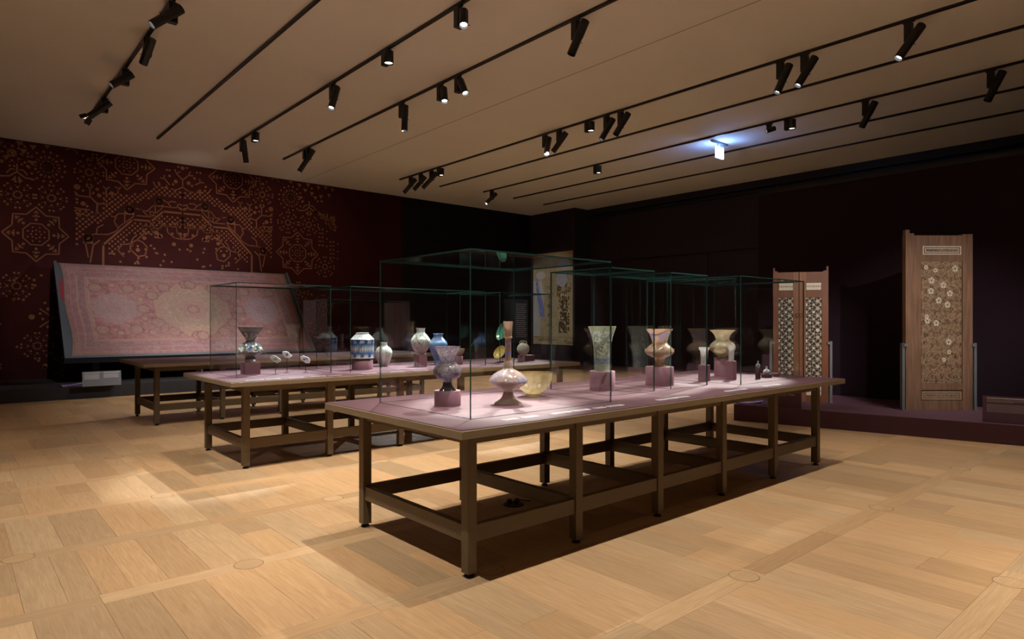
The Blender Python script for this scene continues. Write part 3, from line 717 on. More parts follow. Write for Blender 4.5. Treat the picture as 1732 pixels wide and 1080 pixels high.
# c: bowl
p = place(902, 3.80); k = depth(p) / F_PX
def col_c(t, z):
    c = mixc((.46, .35, .17), (.58, .49, .31), noise(t * 12, z * 6, 3))
    med_ = np.clip(1.3 - np.hypot(((t * 8) % 1 - .5) * 2.2, (z - .5) * 3.4) * 2.4, 0, 1)
    ring_ = np.clip(1 - np.abs(np.hypot(((t * 8) % 1 - .5) * 2.2, (z - .5) * 3.4) - .45) * 9, 0, 1)
    c = mixc(c, (.72, .66, .50), med_ * .8); c = mixc(c, (.16, .13, .14), ring_ * .75); c = mixc(c, (.30, .22, .10), .6 * scr(t, z, 4, 90, 14) * med_)
    return mixc(c, (.46, .34, .17), band(z, 0, .12) * .6 + band(z, .95, 1) * .4)
vessel('glass_bowl', 'gilded enamelled glass bowl beside the long-necked bottle', 'bowl', p, prof(k, [(0, 13.7), (2, 13.2), (4.5, 12.5), (6, 14), (10, 20), (16, 26), (23, 30), (31, 32.2), (38, 32.4), (40, 32.8)]), col_c, M['enamel'])
# d: flared beaker
p = place(1018.5, 3.76); k = depth(p) / F_PX; hp = 32 * k
plinth_cyl(p, 21.5 * k, hp, 'round mauve plinth under the tall flared beaker')
def col_d(t, z):
    c = mixc((.30, .34, .26), (.48, .54, .44), noise(t * 20, z * 18, 2)); c = mixc(c, (.62, .60, .36), .6 * band(z, .80, 1) * noise(t * 30, z * 14, 7))
    c = mixc(c, (.20, .24, .52), .8 * (band(z, .17, .27) + band(z, .78, .86) * noise(t * 12, z * 10, 4)))
    wv = np.clip(1 - np.abs(z - .215 - .02 * np.sin(t * 2 * np.pi * 7)) * 60, 0, 1); c = mixc(c, (.66, .58, .20), wv)
    c = mixc(c, (.12, .10, .06), .8 * scr(t, z, 11, 50, 36) * band(z, .36, .66)); c = mixc(c, (.74, .74, .68), .8 * (noise(t * 40, z * 30, 13) > .66) * band(z, .3, .9)); return c
vessel('glass_beaker', 'tall flared enamelled glass beaker with blue bands on a round plinth', 'beaker', p + Vector((0, 0, hp)), prof(k, [(0, 13.6), (3, 13), (12, 12.9), (25, 13.6), (40, 15), (53, 16.8), (64, 20), (75.5, 23.9)]), col_d, M['enamel'])
# e: mosque lamp
p = place(1115.5, 3.70); k = depth(p) / F_PX; hp = 31 * k
plinth_cyl(p, 23.5 * k, hp, 'round mauve plinth under the amber mosque lamp')
def col_e(t, z):
    c = mixc((.42, .25, .14), (.58, .42, .29), noise(t * 16, z * 14, 3)); c = mixc(c, (.28, .28, .58), .75 * band(z, .70, .92) * np.clip(noise(t * 18, z * 16, 6) * 2.2 - .5, 0, 1))
    c = mixc(c, (.40, .20, .12), .6 * scr(t, z, 7, 70, 40) * band(z, .5, 1)); return mixc(c, (.76, .72, .68), .5 * noise(t * 9, z * 9, 9) * band(z, .3, .6))
lm = vessel('mosque_lamp', 'amber and blue enamelled mosque lamp on a wide round plinth', 'lamp', p + Vector((0, 0, hp)), prof(k, [(0, 10.8), (2, 9.5), (5, 7.8), (10, 7.4), (14, 9.5), (17, 15), (20, 20.5), (24, 23.8), (27.7, 23.2), (33, 19.8), (37.5, 14.5), (41, 12.4), (46, 13.6), (54, 16.5), (63.5, 22.5)]), col_e, M['enamel'])
m = MB()
for i in range(6):
    a = i * math.pi / 3 + .3; r = 22.5 * k; m.obox((r * math.cos(a), r * math.sin(a), 27 * k), (.012 * math.cos(a), .012 * math.sin(a), 0), (-.006 * math.sin(a), .006 * math.cos(a), 0), (0, 0, .018))
o = m.build('suspension_loops', M['enamel'], lm); setcol(o, np.tile((.6, .42, .28), (len(o.data.vertices), 1)))
# f: small beaker on a square plinth
p = place(1191, 3.66); k = depth(p) / F_PX; hp = 27 * k
plinth_box(p, 7.2 * k, hp, 'slim square mauve plinth under the small pale beaker')
def col_f(t, z): c = mixc((.52, .50, .48), (.62, .60, .58), noise(t * 20, z * 10, 1)); return mixc(c, (.42, .30, .22), .5 * scr(t, z, 3, 50, 20) * band(z, .1, .75))
vessel('glass_beaker', 'small pale lipped beaker, left of the two in the far case', 'beaker', p + Vector((0, 0, hp)), prof(k, [(0, 5.6), (6, 5.6), (16, 6.2), (24, 6.8), (25.5, 8.4), (29.8, 9.2)]), col_f, M['thin'])
# g: mosque lamp, h: beaker
p = place(1222, 3.86); k = depth(p) / F_PX; hp = 31.5 * k
plinth_cyl(p, 13.5 * k, hp, 'round mauve plinth under the clear gold mosque lamp')
def col_g(t, z):
    c = mixc((.40, .33, .19), (.56, .48, .32), noise(t * 14, z * 10, 2)); c = mixc(c, (.70, .70, .64), .7 * band(z, .38, .66) * noise(t * 10, z * 10, 5)); return mixc(c, (.32, .22, .10), .6 * scr(t, z, 6, 60, 26) * band(z, .1, .6))
vessel('mosque_lamp', 'clear gold-tinted mosque lamp with flared neck in the far case', 'lamp', p + Vector((0, 0, hp)), prof(k, [(0, 5), (2.5, 8.5), (8.6, 16), (13, 20.5), (17, 21.6), (22, 19.6), (27, 14.2), (30, 11.2), (36, 12.6), (41, 16), (46.3, 21.4)]), col_g, M['enamel'])
p = place(1237, 3.56); k = depth(p) / F_PX; hp = 31.5 * k
plinth_box(p, 6.2 * k, hp, 'slim square mauve plinth in front of the gold mosque lamp')
vessel('glass_beaker', 'small clear beaker standing in front of the gold mosque lamp', 'beaker', p + Vector((0, 0, hp)), prof(k, [(0, 4.5), (8, 4.5), (18, 5), (21, 5.9), (27, 6.1)]), col_f, M['thin'])
# i, j, k: three small pieces in the far case
p = place(1282, 3.42); k = depth(p) / F_PX; hp = 18 * k
M['claret'] = mat('dark_claret_paint', (.06, .018, .026), .5)
plinth_cyl(p, 4.2 * k, hp, 'thin dark claret plinth carrying a tiny flask', M['claret'])
def col_i(t, z): return mixc((.22, .24, .22), (.50, .54, .50), noise(t * 8, z * 8, 2))
vessel('glass_flask', 'tiny round flask on a thin dark plinth', 'flask', p + Vector((0, 0, hp)), prof(k, [(0, 1.6), (1.5, 3.2), (4.5, 4), (7, 2.8), (8.5, 1.3), (11.5, 1.2), (12.5, 1.8)]), col_i, M['enamel'], n=32)
p = place(1296.5, 3.44); k = depth(p) / F_PX; hp = 6 * k
plinth_cyl(p, 8.6 * k, hp, 'low round dark claret plinth under the squat white bottle', M['claret'])
def col_j(t, z): return mixc((.50, .54, .54), (.66, .70, .70), noise(t * 8, z * 8, 2))
vessel('glass_bottle', 'squat white bottle with short neck in the far case', 'bottle', p + Vector((0, 0, hp)), prof(k, [(0, 4), (1.5, 5.4), (4.5, 5.6), (7, 4), (8.6, 1.8), (11, 1.5), (12.6, 2.2)]), col_j, M['ceramic'], n=32)
p = place(1312, 3.44); k = depth(p) / F_PX
def col_k(t, z): return mixc((.42, .34, .26), (.58, .52, .44), noise(t * 14, z * 6, 2))
vessel('small_dish', 'small shallow cream dish in the far case', 'dish', p, prof(k, [(0, 4.2), (1.2, 4.4), (2.2, 5.4), (4, 6.8), (5.6, 7.2)]), col_k, M['ceramic'], n=40)
# l: mosque lamp of glazed ceramic in the middle table's near case
p = place(423.5, 7.56); k = depth(p) / F_PX; hp = 20 * k
plinth_box(p, 12.4 * k, hp, 'square mauve plinth under the black and white mosque lamp')
def col_l(t, z):
    c = mixc((.10, .12, .12), (.20, .24, .23), noise(t * 20, z * 14, 2)); s_ = scr(t, z, 21, 26, 13)
    c = mixc(c, (.80, .84, .80), np.clip(s_ * 1.5, 0, 1) * (band(z, .30, .54) + band(z, .62, .84))); c = mixc(c, (.30, .38, .37), band(z, .87, .97) * .7)
    pan = (np.abs((t * 3 + .42) % 1 - .5) < .09).astype(float); c = mixc(c, (.08, .24, .60), pan * band(z, .32, .54) * (.5 + .5 * noise(t * 40, z * 20, 4)))
    c = mixc(c, (.02, .02, .02), band(z, .08, .175)); return mixc(c, (.72, .74, .72), band(z, 0, .075) * (.4 + .6 * noise(t * 30, z * 30, 9)))
vessel('mosque_lamp', 'black and white lettered mosque lamp in the middle table case', 'lamp', p + Vector((0, 0, hp)), prof(k, [(0, 9.8), (2.5, 9), (4.5, 8), (6, 8.2), (9.5, 8.6), (12, 13.5), (16, 20), (19, 20.6), (24, 19), (29, 15.8), (33, 11), (35.5, 7), (38, 7.4), (42, 9.5), (50, 14.5), (59.5, 20.8)]), col_l, M['ceramic'])
# m: three fragments on thin rods
M['shard'] = attr_mat('glazed_shard', .25, .6, .05, 30, coat=.4)
for (px, py, y, rx, rz_, lab, seed) in ((466, 607, 7.38, 9.2, 5.6, 'pale green glazed sherd on a thin rod, nearest the lettered mosque lamp', 1), (485.5, 599.5, 7.55, 8.2, 5.2, 'blue-flowered white sherd on a tall thin rod, middle of three', 2), (517, 607.5, 7.40, 8.4, 5.8, 'white glazed sherd on a thin rod, rightmost of three', 3)):
    p = place(px, y); k = depth(p) / F_PX; zc = CAM_H - (py - HORIZON) * k
    t = thing('pottery_sherd', lab, 'sherd', p, 0, 'sherds on rods'); rs = random.Random(seed)
    m = MB(); n = 22; R_ = [1 + rs.uniform(-.12, .12) for _ in range(n)]
    nrm = -FWD
    vs = []; zl = zc - p.z
    for off, sc_ in ((.008, .9), (.004, 1), (-.006, .97)):
        for i in range(n):
            a = 2 * math.pi * i / n; vs.append(RIGHT * (rx * k * R_[i] * sc_ * math.cos(a)) + UP * (rz_ * k * R_[i] * sc_ * math.sin(a) + zl) + nrm * off + UP * (-.02 * math.cos(a)))
    fs = [tuple(range(n)), tuple(reversed(range(2 * n, 3 * n)))]
    for q_ in range(2):
        for i in range(n): fs.append((q_ * n + i, q_ * n + n + i, q_ * n + n + (i + 1) % n, q_ * n + (i + 1) % n))
    m.add(vs, fs); o = m.build('sherd_body', M['shard'], t)
    setcol(o, np.tile((.70, .80, .75) if seed == 1 else (.84, .86, .88), (len(vs), 1)))
    m = MB()
    rp_ = random.Random(seed + 40)
    for q_ in range(9):
        a, r = rp_.random() * 6.28, rp_.random() * .5; c0 = RIGHT * (rx * k * r * math.cos(a)) + UP * (rz_ * k * r * math.sin(a) + zl) + nrm * .0085
        a2 = rp_.random() * 6.28; d_ = (RIGHT * math.cos(a2) + UP * math.sin(a2)); e_ = (RIGHT * -math.sin(a2) + UP * math.cos(a2))
        m.obox(c0, d_ * .010, e_ * .0035, nrm * .0006)
    m.build('painted_ornament', mat('cobalt_paint', (.06, .13, .42) if seed > 1 else (.25, .42, .38), .4), o)
    m = MB(); m.cyl((0, 0, 0), (0, 0, zl - rz_ * k * .5), .0035, 8); m.lathe([(.03, 0), (.03, .003), (.004, .004)], 16); m.build('mount_rod', M['lamp'], t)
# o..r: jars
p = place(613, 7.42); k = depth(p) / F_PX; hp = 15.5 * k
plinth_cyl(p, 17.5 * k, hp, 'round dark mauve plinth under the blue banded jar')
def col_o(t, z):
    c = mixc((.58, .66, .70), (.66, .72, .74), noise(t * 20, z * 20, 1)); bl = np.array((.025, .13, .34))
    def tri(n_, z0, z1, ph=0.): return (np.abs((t * n_ + ph) % 1 - .5) * 2 < np.clip((z1 - z) / (z1 - z0), 0, 1)).astype(float)
    blk = (np.abs((t * 9) % 1 - .5) < .22).astype(float); blk2 = (np.abs((t * 9 + .5) % 1 - .5) < .22).astype(float)
    c = mixc(c, bl, band(z, .60, .74) * blk); c = mixc(c, bl, band(z, .09, .22) * blk2)
    c = mixc(c, bl, band(z, .22, .26) + band(z, .575, .60) + band(z, .735, .755))
    c = mixc(c, bl, band(z, .26, .36) * (1 - tri(14, .26, .36))); c = mixc(c, bl, band(z, .48, .575) * (1 - tri(14, .575, .48, .5)))
    zig = np.clip(1.4 - np.abs((z - .42) / .05 - (np.abs((t * 14) % 1 - .5) * 4 - 1)) * 3, 0, 1); c = mixc(c, (.34, .27, .12), zig * band(z, .36, .48)); c = mixc(c, (.12, .22, .30), .6 * scr(t, z, 5, 70, 40) * band(z, .36, .48))
    c = mixc(c, (.10, .24, .34), .7 * scr(t, z, 8, 70, 40) * band(z, .77, .93)); c = mixc(c, (.08, .20, .32), .5 * scr(t, z, 18, 80, 50) * band(z, .60, .74) * (1 - blk)); return mixc(c, (.10, .09, .08), band(z, 0, .06))
vessel('ceramic_jar', 'blue banded white ceramic jar with a flat shoulder', 'jar', p + Vector((0, 0, hp)), [(hw * k, h * k) for h, hw in [(0, 13), (2.2, 15), (2.6, 18.6), (6, 19), (32, 19.4), (34.4, 20.4), (35.2, 19.6), (40, 15), (43.6, 11.4), (44, 10.4), (45.5, 10.4), (46.2, 11.4)]], col_o, M['ceramic'], sharp=False, sub=4)
p = place(649, 7.74); k = depth(p) / F_PX
def col_p(t, z):
    c = mixc((.58, .62, .54), (.66, .70, .62), noise(t * 12, z * 8, 1)); rib = (np.abs((t * 12) % 1 - .5) < .05).astype(float)
    c = mixc(c, (.12, .16, .16), rib * .8 * band(z, .1, .82)); alt = (np.floor(t * 12 + .5) % 2)
    c = mixc(c, (.16, .22, .22), .85 * scr(t, z, 4, 60, 26) * alt * band(z, .08, .8)); return mixc(c, (.20, .28, .30), .5 * scr(t, z, 9, 50, 30) * band(z, .72, .97))
vessel('ceramic_jar', 'pale ribbed ceramic jar with dark vertical stripes', 'jar', p, prof(k, [(0, 6.2), (1, 6.6), (9, 10.8), (18, 13.8), (24, 14.4), (30, 11.8), (33, 8), (35, 6.2), (39, 5.9), (40, 6.6)]), col_p, M['ceramic'])
p = place(711.5, 7.38); k = depth(p) / F_PX; hp = 20 * k
plinth_box(p, 8 * k, hp, 'square mauve plinth under the scroll-painted white vase')
def col_q(t, z):
    c = mixc((.56, .62, .55), (.66, .72, .64), noise(t * 12, z * 8, 1)); sp_ = np.clip(1 - np.abs(((t * 6 + z * 1.6) % 1) - .5) * 9, 0, 1)
    c = mixc(c, (.05, .08, .10), sp_ * .85 * band(z, .22, .72) * (.4 + .6 * noise(t * 60, z * 40, 3))); c = mixc(c, (.10, .15, .16), .85 * scr(t, z, 14, 46, 20) * band(z, .2, .74))
    c = mixc(c, (.12, .26, .46), .7 * scr(t, z, 9, 40, 30) * band(z, .74, .97)); return mixc(c, (.42, .36, .22), band(z, .0, .17) * .6)
vessel('ceramic_vase', 'white vase painted with dark scrolls on a square plinth', 'vase', p + Vector((0, 0, hp)), prof(k, [(0, 8), (1, 8.2), (3.5, 8), (5, 9.6), (9.5, 13), (19, 16.6), (25, 16.2), (32, 11.6), (36, 7.8), (39, 7), (43, 7.2), (44.5, 8)]), col_q, M['ceramic'])
p = place(741, 7.58); k = depth(p) / F_PX
def col_r(t, z):
    c = mixc((.11, .22, .46), (.20, .34, .58), noise(t * 8, z * 8, 1)); return mixc(c, (.12, .16, .26), .4 * scr(t, z, 4, 40, 20) * band(z, .1, .8))
vessel('ceramic_vase', 'plain blue glazed vase beside the scroll-painted vase', 'vase', p, prof(k, [(0, 7), (1.2, 6.6), (6, 6.4), (12, 8.5), (20, 12), (30, 15.6), (36, 15.4), (41, 12), (45.5, 8.2), (49, 7.4), (51, 8.4), (52, 9.6)]), col_r, M['ceramic'])
p = place(774, 7.38); k = depth(p) / F_PX  # solid bowl and plinth added for a ghostly, reflection-like bowl in the glass
def col_s(t, z): return mixc(mixc((.52, .44, .26), (.62, .54, .34), noise(t * 10, z * 6, 1)), (.25, .19, .10), (np.abs((t * 24) % 1 - .5) < .12) * .6)
bz = 14 * k
plinth_cyl(p, 9 * k, bz, 'round mauve plinth added under the cream fluted bowl')
vessel('ceramic_bowl', 'cream fluted bowl added for a reflection-like shape at the far end of the jar case', 'bowl', p + Vector((0, 0, bz)), prof(k, [(0, 6), (1.5, 6), (3, 8), (7, 10.6), (11.5, 11.6), (12.5, 12)]), col_s, M['ceramic'], n=48)
# t, u: tilted dishes on stands, v: flask
def tilted_bowl(name, label, px, py, y, hw, ratio, ca, cb_, az, tilt):
    p = place(px, y); k = depth(p) / F_PX; zc = CAM_H - (py - HORIZON) * k - Z
    t = thing(name, label, 'dish', p, 0, 'tilted dishes on stands'); R = hw * k
    m = MB(); pr_ = smooth_prof([(.0005, -.30 * R), (.30 * R, -.30 * R), (.34 * R, -.24 * R), (.7 * R, -.14 * R), (.95 * R, .10 * R), (R, .16 * R), (.96 * R, .15 * R), (.68 * R, -.09 * R), (.3 * R, -.19 * R), (.0005, -.21 * R)], 4)
    m.lathe(pr_, 48, 0, (0, 0, 0), False); o = m.build('dish_body', M['ceramic'], t)
    th = np.tile(np.arange(48) / 48, len(pr_)); zz = np.repeat(np.arange(len(pr_)) / len(pr_), 48)
    setcol(o, mixc(mixc(ca, cb_, noise(th * 12, zz * 10, 3)), (.62, .58, .40), .5 * ((zz > .52) & (zz < .60))))
    o.location = (0, 0, zc); o.rotation_euler = (0, tilt, az)
    m = MB(); m.cyl((0, 0, 0), (0, 0, zc - .10 * R), .004, 8); m.obox((0, 0, .004), (.10, 0, 0), (0, .004, 0), (0, 0, .004)); m.obox((0, 0, .004), (.004, 0, 0), (0, .06, 0), (0, 0, .004))
    m.cyl((-.05, 0, 0), (-.05, 0, (zc - .4 * R) * .8), .003, 8); m.build('display_stand', M['lamp'], t); return t
tilted_bowl('green_dish', 'green glazed dish tilted upright on a black stand', 850, 561, 7.45, 15.5, .6, (.05, .27, .17), (.12, .42, .28), YAW + math.pi - 1.05, 1.25)
tilted_bowl('yellow_dish', 'yellow glazed dish tilted on a black stand below the green dish', 846, 596, 7.28, 12.5, .7, (.52, .40, .10), (.62, .50, .16), YAW + math.pi - .75, 1.0)
p = place(890, 7.35); k = depth(p) / F_PX; hp = 10 * k
plinth_box(p, 11 * k, hp, 'low square mauve plinth under the white pilgrim flask', 9 * k)
t = thing('pilgrim_flask', 'white moulded pilgrim flask standing on a low square plinth', 'flask', place(885, 7.35) + Vector((0, 0, hp)))
R = 10.6 * k; fa = -FWD
m = MB(); n = 40; vs = []; rings = [(0, .52), (.5, .50), (.85, .40), (.98, .22), (1, 0), (.98, -.2), (.85, -.38), (.5, -.46), (0, -.48)]
for rr, dd in rings:
    for i in range(n):
        a = 2 * math.pi * i / n; vs.append(RIGHT * (R * max(rr, .001) * math.cos(a)) + UP * (R * max(rr, .001) * math.sin(a) + R * .97) + fa * (R * dd))
m.add(vs, [(q_ * n + i, q_ * n + n + i, q_ * n + n + (i + 1) % n, q_ * n + (i + 1) % n) for q_ in range(len(rings) - 1) for i in range(n)], 0, True)
o = m.build('flask_body', M['ceramic'], t); cc = np.array([(v.dot(RIGHT), v.z) for v in vs]); setcol(o, mixc((.70, .72, .62), (.40, .42, .34), .6 * np.clip(1 - np.abs(noise(cc[:, 0] * 90 + 50, cc[:, 1] * 90, 3) - .5) / .08, 0, 1)))
m = MB(); m.lathe(smooth_prof([(.32 * R, 0), (.22 * R, .2 * R), (.24 * R, .38 * R), (.34 * R, .48 * R)], 4), 24, 0, (-.10 * R, 0, 1.85 * R)); o = m.build('neck', M['ceramic'], t); setcol(o, np.tile((.62, .64, .54), (len(o.data.vertices), 1)))
for sg in (-1, 1):
    m = MB(); pts = [RIGHT * (sg * R * (.25 + .32 * math.sin(a))) + UP * (R * (1.95 + .25 * math.cos(a))) for a in np.linspace(0, math.pi, 7)]
    for a, b in zip(pts[:-1], pts[1:]): m.cyl(a, b, R * .07, 8)
    o = m.build('handle', M['ceramic'], t); setcol(o, np.tile((.62, .64, .54), (len(o.data.vertices), 1)))

# ------------------------------------------------------------------ caption cards on the tables
def card(xa, xb, y, label, z=TZ, w=.048):
    m = MB(); m.box((xa, y - w / 2, z), (xb, y + w / 2, z + .002)); o = m.build('caption_card', M['card'], None, ((xa + xb) / 2, y, z)); tag(o, label, 'card', 'caption cards along the table edges')
    m = MB(); L_ = xb - xa
    for i in range(4): m.box((-L_ * .44, w * .30 - i * w * .19 - .003, .0021), (L_ * (.42 if i % 2 == 0 else .30), w * .30 - i * w * .19 + .003, .0025))
    m.build('caption_text', M['ink'], o)
def card_px(x0, x1, py, label, w=.06):
    a = at(x0, py, z=TZ); b = at(x1, py, z=TZ); y = (a.y + b.y) / 2
    xa = place(x0, y).x; xb = place(x1, y).x; card(xa, xb, y, label, TZ, w)
T1Y = 2.98
def c1(px0, px1, y, lab): card(place(px0, y).x, place(px1, y).x, y, lab)
for (a, b, l) in ((852, 874, 'caption card on the front table below the long-necked bottle'), (884, 908, 'caption card on the front table below the gilded bowl'), (934, 964, 'caption card on the front table just left of the round-plinth beaker, first of a pair'), (968, 996, 'caption card on the front table, second of the pair before the flared beaker'),
                  (1006, 1022, 'short caption card under the corner of the near case'), (1028, 1052, 'caption card below the narrow beaker case'), (1112, 1145, 'caption card below the amber mosque lamp'), (1147, 1164, 'short caption card right of the amber mosque lamp'),
                  (1228, 1262, 'caption card below the far case of the front table'), (1292, 1318, 'caption card below the tiny flask in the far case')): c1(a, b, T1Y, l)
for (a, b, l) in ((416, 446, 'caption card below the lettered mosque lamp'), (451, 474, 'caption card below the pale green sherd'), (490, 513, 'caption card below the rightmost sherd'), (527, 550, 'caption card at the right end of the sherd case'), (556, 577, 'caption card between the two cases of the middle table'), (612, 636, 'caption card below the blue banded jar'), (662, 684, 'caption card right of the ribbed jar'), (700, 724, 'caption card below the scroll-painted vase')): c1(a, b, 6.74, l)

# ------------------------------------------------------------------ carved doors
def door_frame(t, o, org, ux, w, h, z0):
    un = Vector((ux.y, -ux.x, 0))          # towards the viewer
    if un.dot(FWD) > 0: un = -un
    def bx(name, mt, u0, u1, za, zb, d0, d1, par=t, oo=None):
        m = MB(); c = org + ux * ((u0 + u1) / 2) + un * ((d0 + d1) / 2) + UP * ((za + zb) / 2)
        m.obox(c, ux * ((u1 - u0) / 2), un * ((d1 - d0) / 2), UP * ((zb - za) / 2)); return m.build(name, mt, par, oo or o)
    return un, bx
def stand_posts(org, ux, un, w, label):
    for u, side in ((-.035, 'left'), (w + .035, 'right')):
        c = org + ux * u
        t = thing('door_bracket', label % side, 'bracket', c, 0, 'grey brackets holding the doors')
        m = MB(); m.obox(UP * .48, ux * .018, un * .03, UP * .48); m.build('bracket_post', M['steel'], t)
        m = MB(); m.obox(ux * (.025 if side == 'left' else -.025) + un * .04 + UP * .93, ux * .03, un * .008, UP * .02); m.build('bracket_clip', M['steel'], t)
        m = MB(); m.obox(-un * .06 + UP * .004, ux * .028, un * .14, UP * .004); m.build('bracket_foot', M['steel'], t)
PZ = .2455
# single aged door
d0 = 9.30
org = FWD * d0 + RIGHT * ((1530.5 - 866) / F_PX * d0); org.z = PZ; ux = RIGHT.copy(); w = 113 / F_PX * d0; s_ = d0 / F_PX
h = (694 - 398.5) * s_
t = thing('carved_door', 'tall single aged wooden door leaf with dense weathered inlay', 'door', org); o = t.location
un, bx = door_frame(t, o, org, ux, w, h, PZ)
def U(px): return (px - 1530.5) * s_
def V(py): return (694 - py) * s_
bx('stile', M['oldwood'], 0, U(1556.5), 0, V(399), -.06, .02); bx('stile', M['oldwood'], U(1626.5), w, 0, V(397), -.06, .02)
for a, b in ((438, 399), (694, 677.5), (660, 649)): bx('rail', M['oldwood'], U(1556.5), U(1626.5), V(a), V(b), -.05, .014)
bx('rail', M['oldwood'], U(1556.5), U(1626.5), V(443), V(438), -.05, .01)
bx('door_ear', M['oldwood'], 0, U(1537.5), V(399), V(389.5), -.05, .015); bx('door_ear', M['oldwood'], U(1537.5), U(1545), V(399), V(395.5), -.05, .015)
pan = bx('carved_panel', M['oldpanel'], U(1556.5), U(1626.5), V(649), V(443), -.04, .002)
def rect_inlay(par, x0, x1, y0, y1, d, th, mt):
    m = MB()
    for (a, b, c_, e_) in ((x0, x1, y0, y0 + th), (x0, x1, y1 - th, y1), (x0, x0 + th, y0, y1), (x1 - th, x1, y0, y1)):
        c = org + ux * ((a + b) / 2) + un * d + UP * ((c_ + e_) / 2); m.obox(c, ux * ((b - a) / 2), un * .0015, UP * ((e_ - c_) / 2))
    return m.build('inlay_border', mt, par, o)
for (ya, yb, xa, xb) in ((432.5, 416, 1558.5, 1626), (677, 661.5, 1557.5, 1626)):
    pq = bx('small_panel', M['oldwood'], U(xa), U(xb), V(ya), V(yb), -.04, .012)
    mt = M['bone'] if ya < 500 else M['bone_dim']
    rect_inlay(pq, U(xa) + .012, U(xb) - .012, V(ya) + .010, V(yb) - .010, .0135, .012, mt); rect_inlay(pq, U(xa) + .045, U(xb) - .045, V(ya) + .040, V(yb) - .040, .0135, .008, mt)
    m = MB(); rr = random.Random(2)
    for q_ in range(26): c = org + ux * rr.uniform(U(xa) + .06, U(xb) - .06) + un * .0135 + UP * rr.uniform(V(ya) + .055, V(yb) - .055); m.obox(c, ux * .006, un * .001, UP * .004)
    m.build('inlay_specks', M['bone_dim'], pq, o)['kind'] = 'stuff'
# girih strapwork: lines between lattice rosettes
rr = random.Random(11)
x0, x1, ya, yb = U(1557.5), U(1625.5), V(648), V(444)
bx('panel_border', M['ebony'], x0, x0 + .006, ya, yb, .002, .006); bx('panel_border', M['ebony'], x1 - .006, x1, ya, yb, .002, .006)
cells = []
nx, ny = 4, 11
for i in range(nx + 1):
    for j in range(ny + 1): cells.append((x0 + (x1 - x0) * i / nx + (0 if j % 2 == 0 else (x1 - x0) / nx / 2), ya + (yb - ya) * j / ny))
ml, md = MB(), MB()
def seg(mb, p_, q_, wd, d):
    (a, b), (c_, e_) = p_, q_
    a, c_ = [min(max(v, x0 + .006), x1 - .006) for v in (a, c_)]; b, e_ = [min(max(v, ya + .004), yb - .004) for v in (b, e_)]
    L_ = math.hypot(c_ - a, e_ - b)
    if L_ < .004: return
    dx, dz = (c_ - a) / L_, (e_ - b) / L_
    c = org + ux * ((a + c_) / 2) + un * d + UP * ((b + e_) / 2)
    mb.obox(c, (ux * dx + UP * dz) * (L_ / 2), un * .0022, (ux * -dz + UP * dx) * (wd / 2))
for (cx, cz) in cells:
    R_ = .062; a0 = rr.random()
    for k_ in range(10):
        a = a0 + k_ * math.pi / 5; b = a0 + (k_ + 1) * math.pi / 5; r1, r2_ = (R_, R_ * .6) if k_ % 2 else (R_ * .6, R_)
        seg(ml, (cx + r1 * math.cos(a), cz + r1 * math.sin(a)), (cx + r2_ * math.cos(b), cz + r2_ * math.sin(b)), .005, .005)
    for k_ in range(5):
        a = a0 + k_ * 2 * math.pi / 5; seg(md, (cx + R_ * math.cos(a), cz + R_ * math.sin(a)), (cx + .125 * math.cos(a + .2), cz + .125 * math.sin(a + .2)), .006, .004)
for q_ in range(420):
    a, b = rr.uniform(x0, x1), rr.uniform(ya, yb); an = rr.choice((0, .63, 1.26, 1.88, 2.5)) + .2; L_ = rr.uniform(.02, .05)
    seg(ml if q_ % 3 else md, (a, b), (a + L_ * math.cos(an), b + L_ * math.sin(an)), .005, .0045)
oi = ml.build('strapwork_inlay', M['bone_dim'], pan, o); oi['kind'] = 'stuff'; oi = md.build('strapwork_groove', M['walnut'], pan, o); oi['kind'] = 'stuff'
# bright surviving rosettes
for (px, py) in ((1575, 475), (1574, 493), (1595, 483), (1615, 455), (1606, 497), (1587, 509), (1602, 516), (1567, 536), (1583, 547), (1604, 579), (1605, 596), (1596, 609), (1568, 543), (1566, 453), (1582, 458)):
    m = MB(); cx, cz = U(px), V(py); R_ = .042 if (px, py) not in ((1605, 596), (1596, 609), (1566, 453), (1582, 458), (1567, 536)) else .028
    for k_ in range(5):
        a = math.pi / 2 + k_ * 2 * math.pi / 5; c = org + ux * (cx + R_ * .62 * math.cos(a)) + un * .0075 + UP * (cz + R_ * .62 * math.sin(a))
        e1 = ux * math.cos(a) + UP * math.sin(a); e2 = ux * -math.sin(a) + UP * math.cos(a); m.obox(c, e1 * R_ * .26, un * .002, e2 * R_ * .26)
    for k_ in range(10):
        a = k_ * math.pi / 5; b = a + math.pi / 5; A_ = org + ux * (cx + R_ * math.cos(a)) + un * .0075 + UP * (cz + R_ * math.sin(a)); B_ = org + ux * (cx + R_ * math.cos(b)) + un * .0075 + UP * (cz + R_ * math.sin(b))
        m.obox((A_ + B_) / 2, (B_ - A_) / 2, un * .002, UP * .003)
    m.build('inlay_rosette', M['bone'], pan, o)
stand_posts(org, ux, un, w, 'grey steel bracket on the %s side of the tall single door')

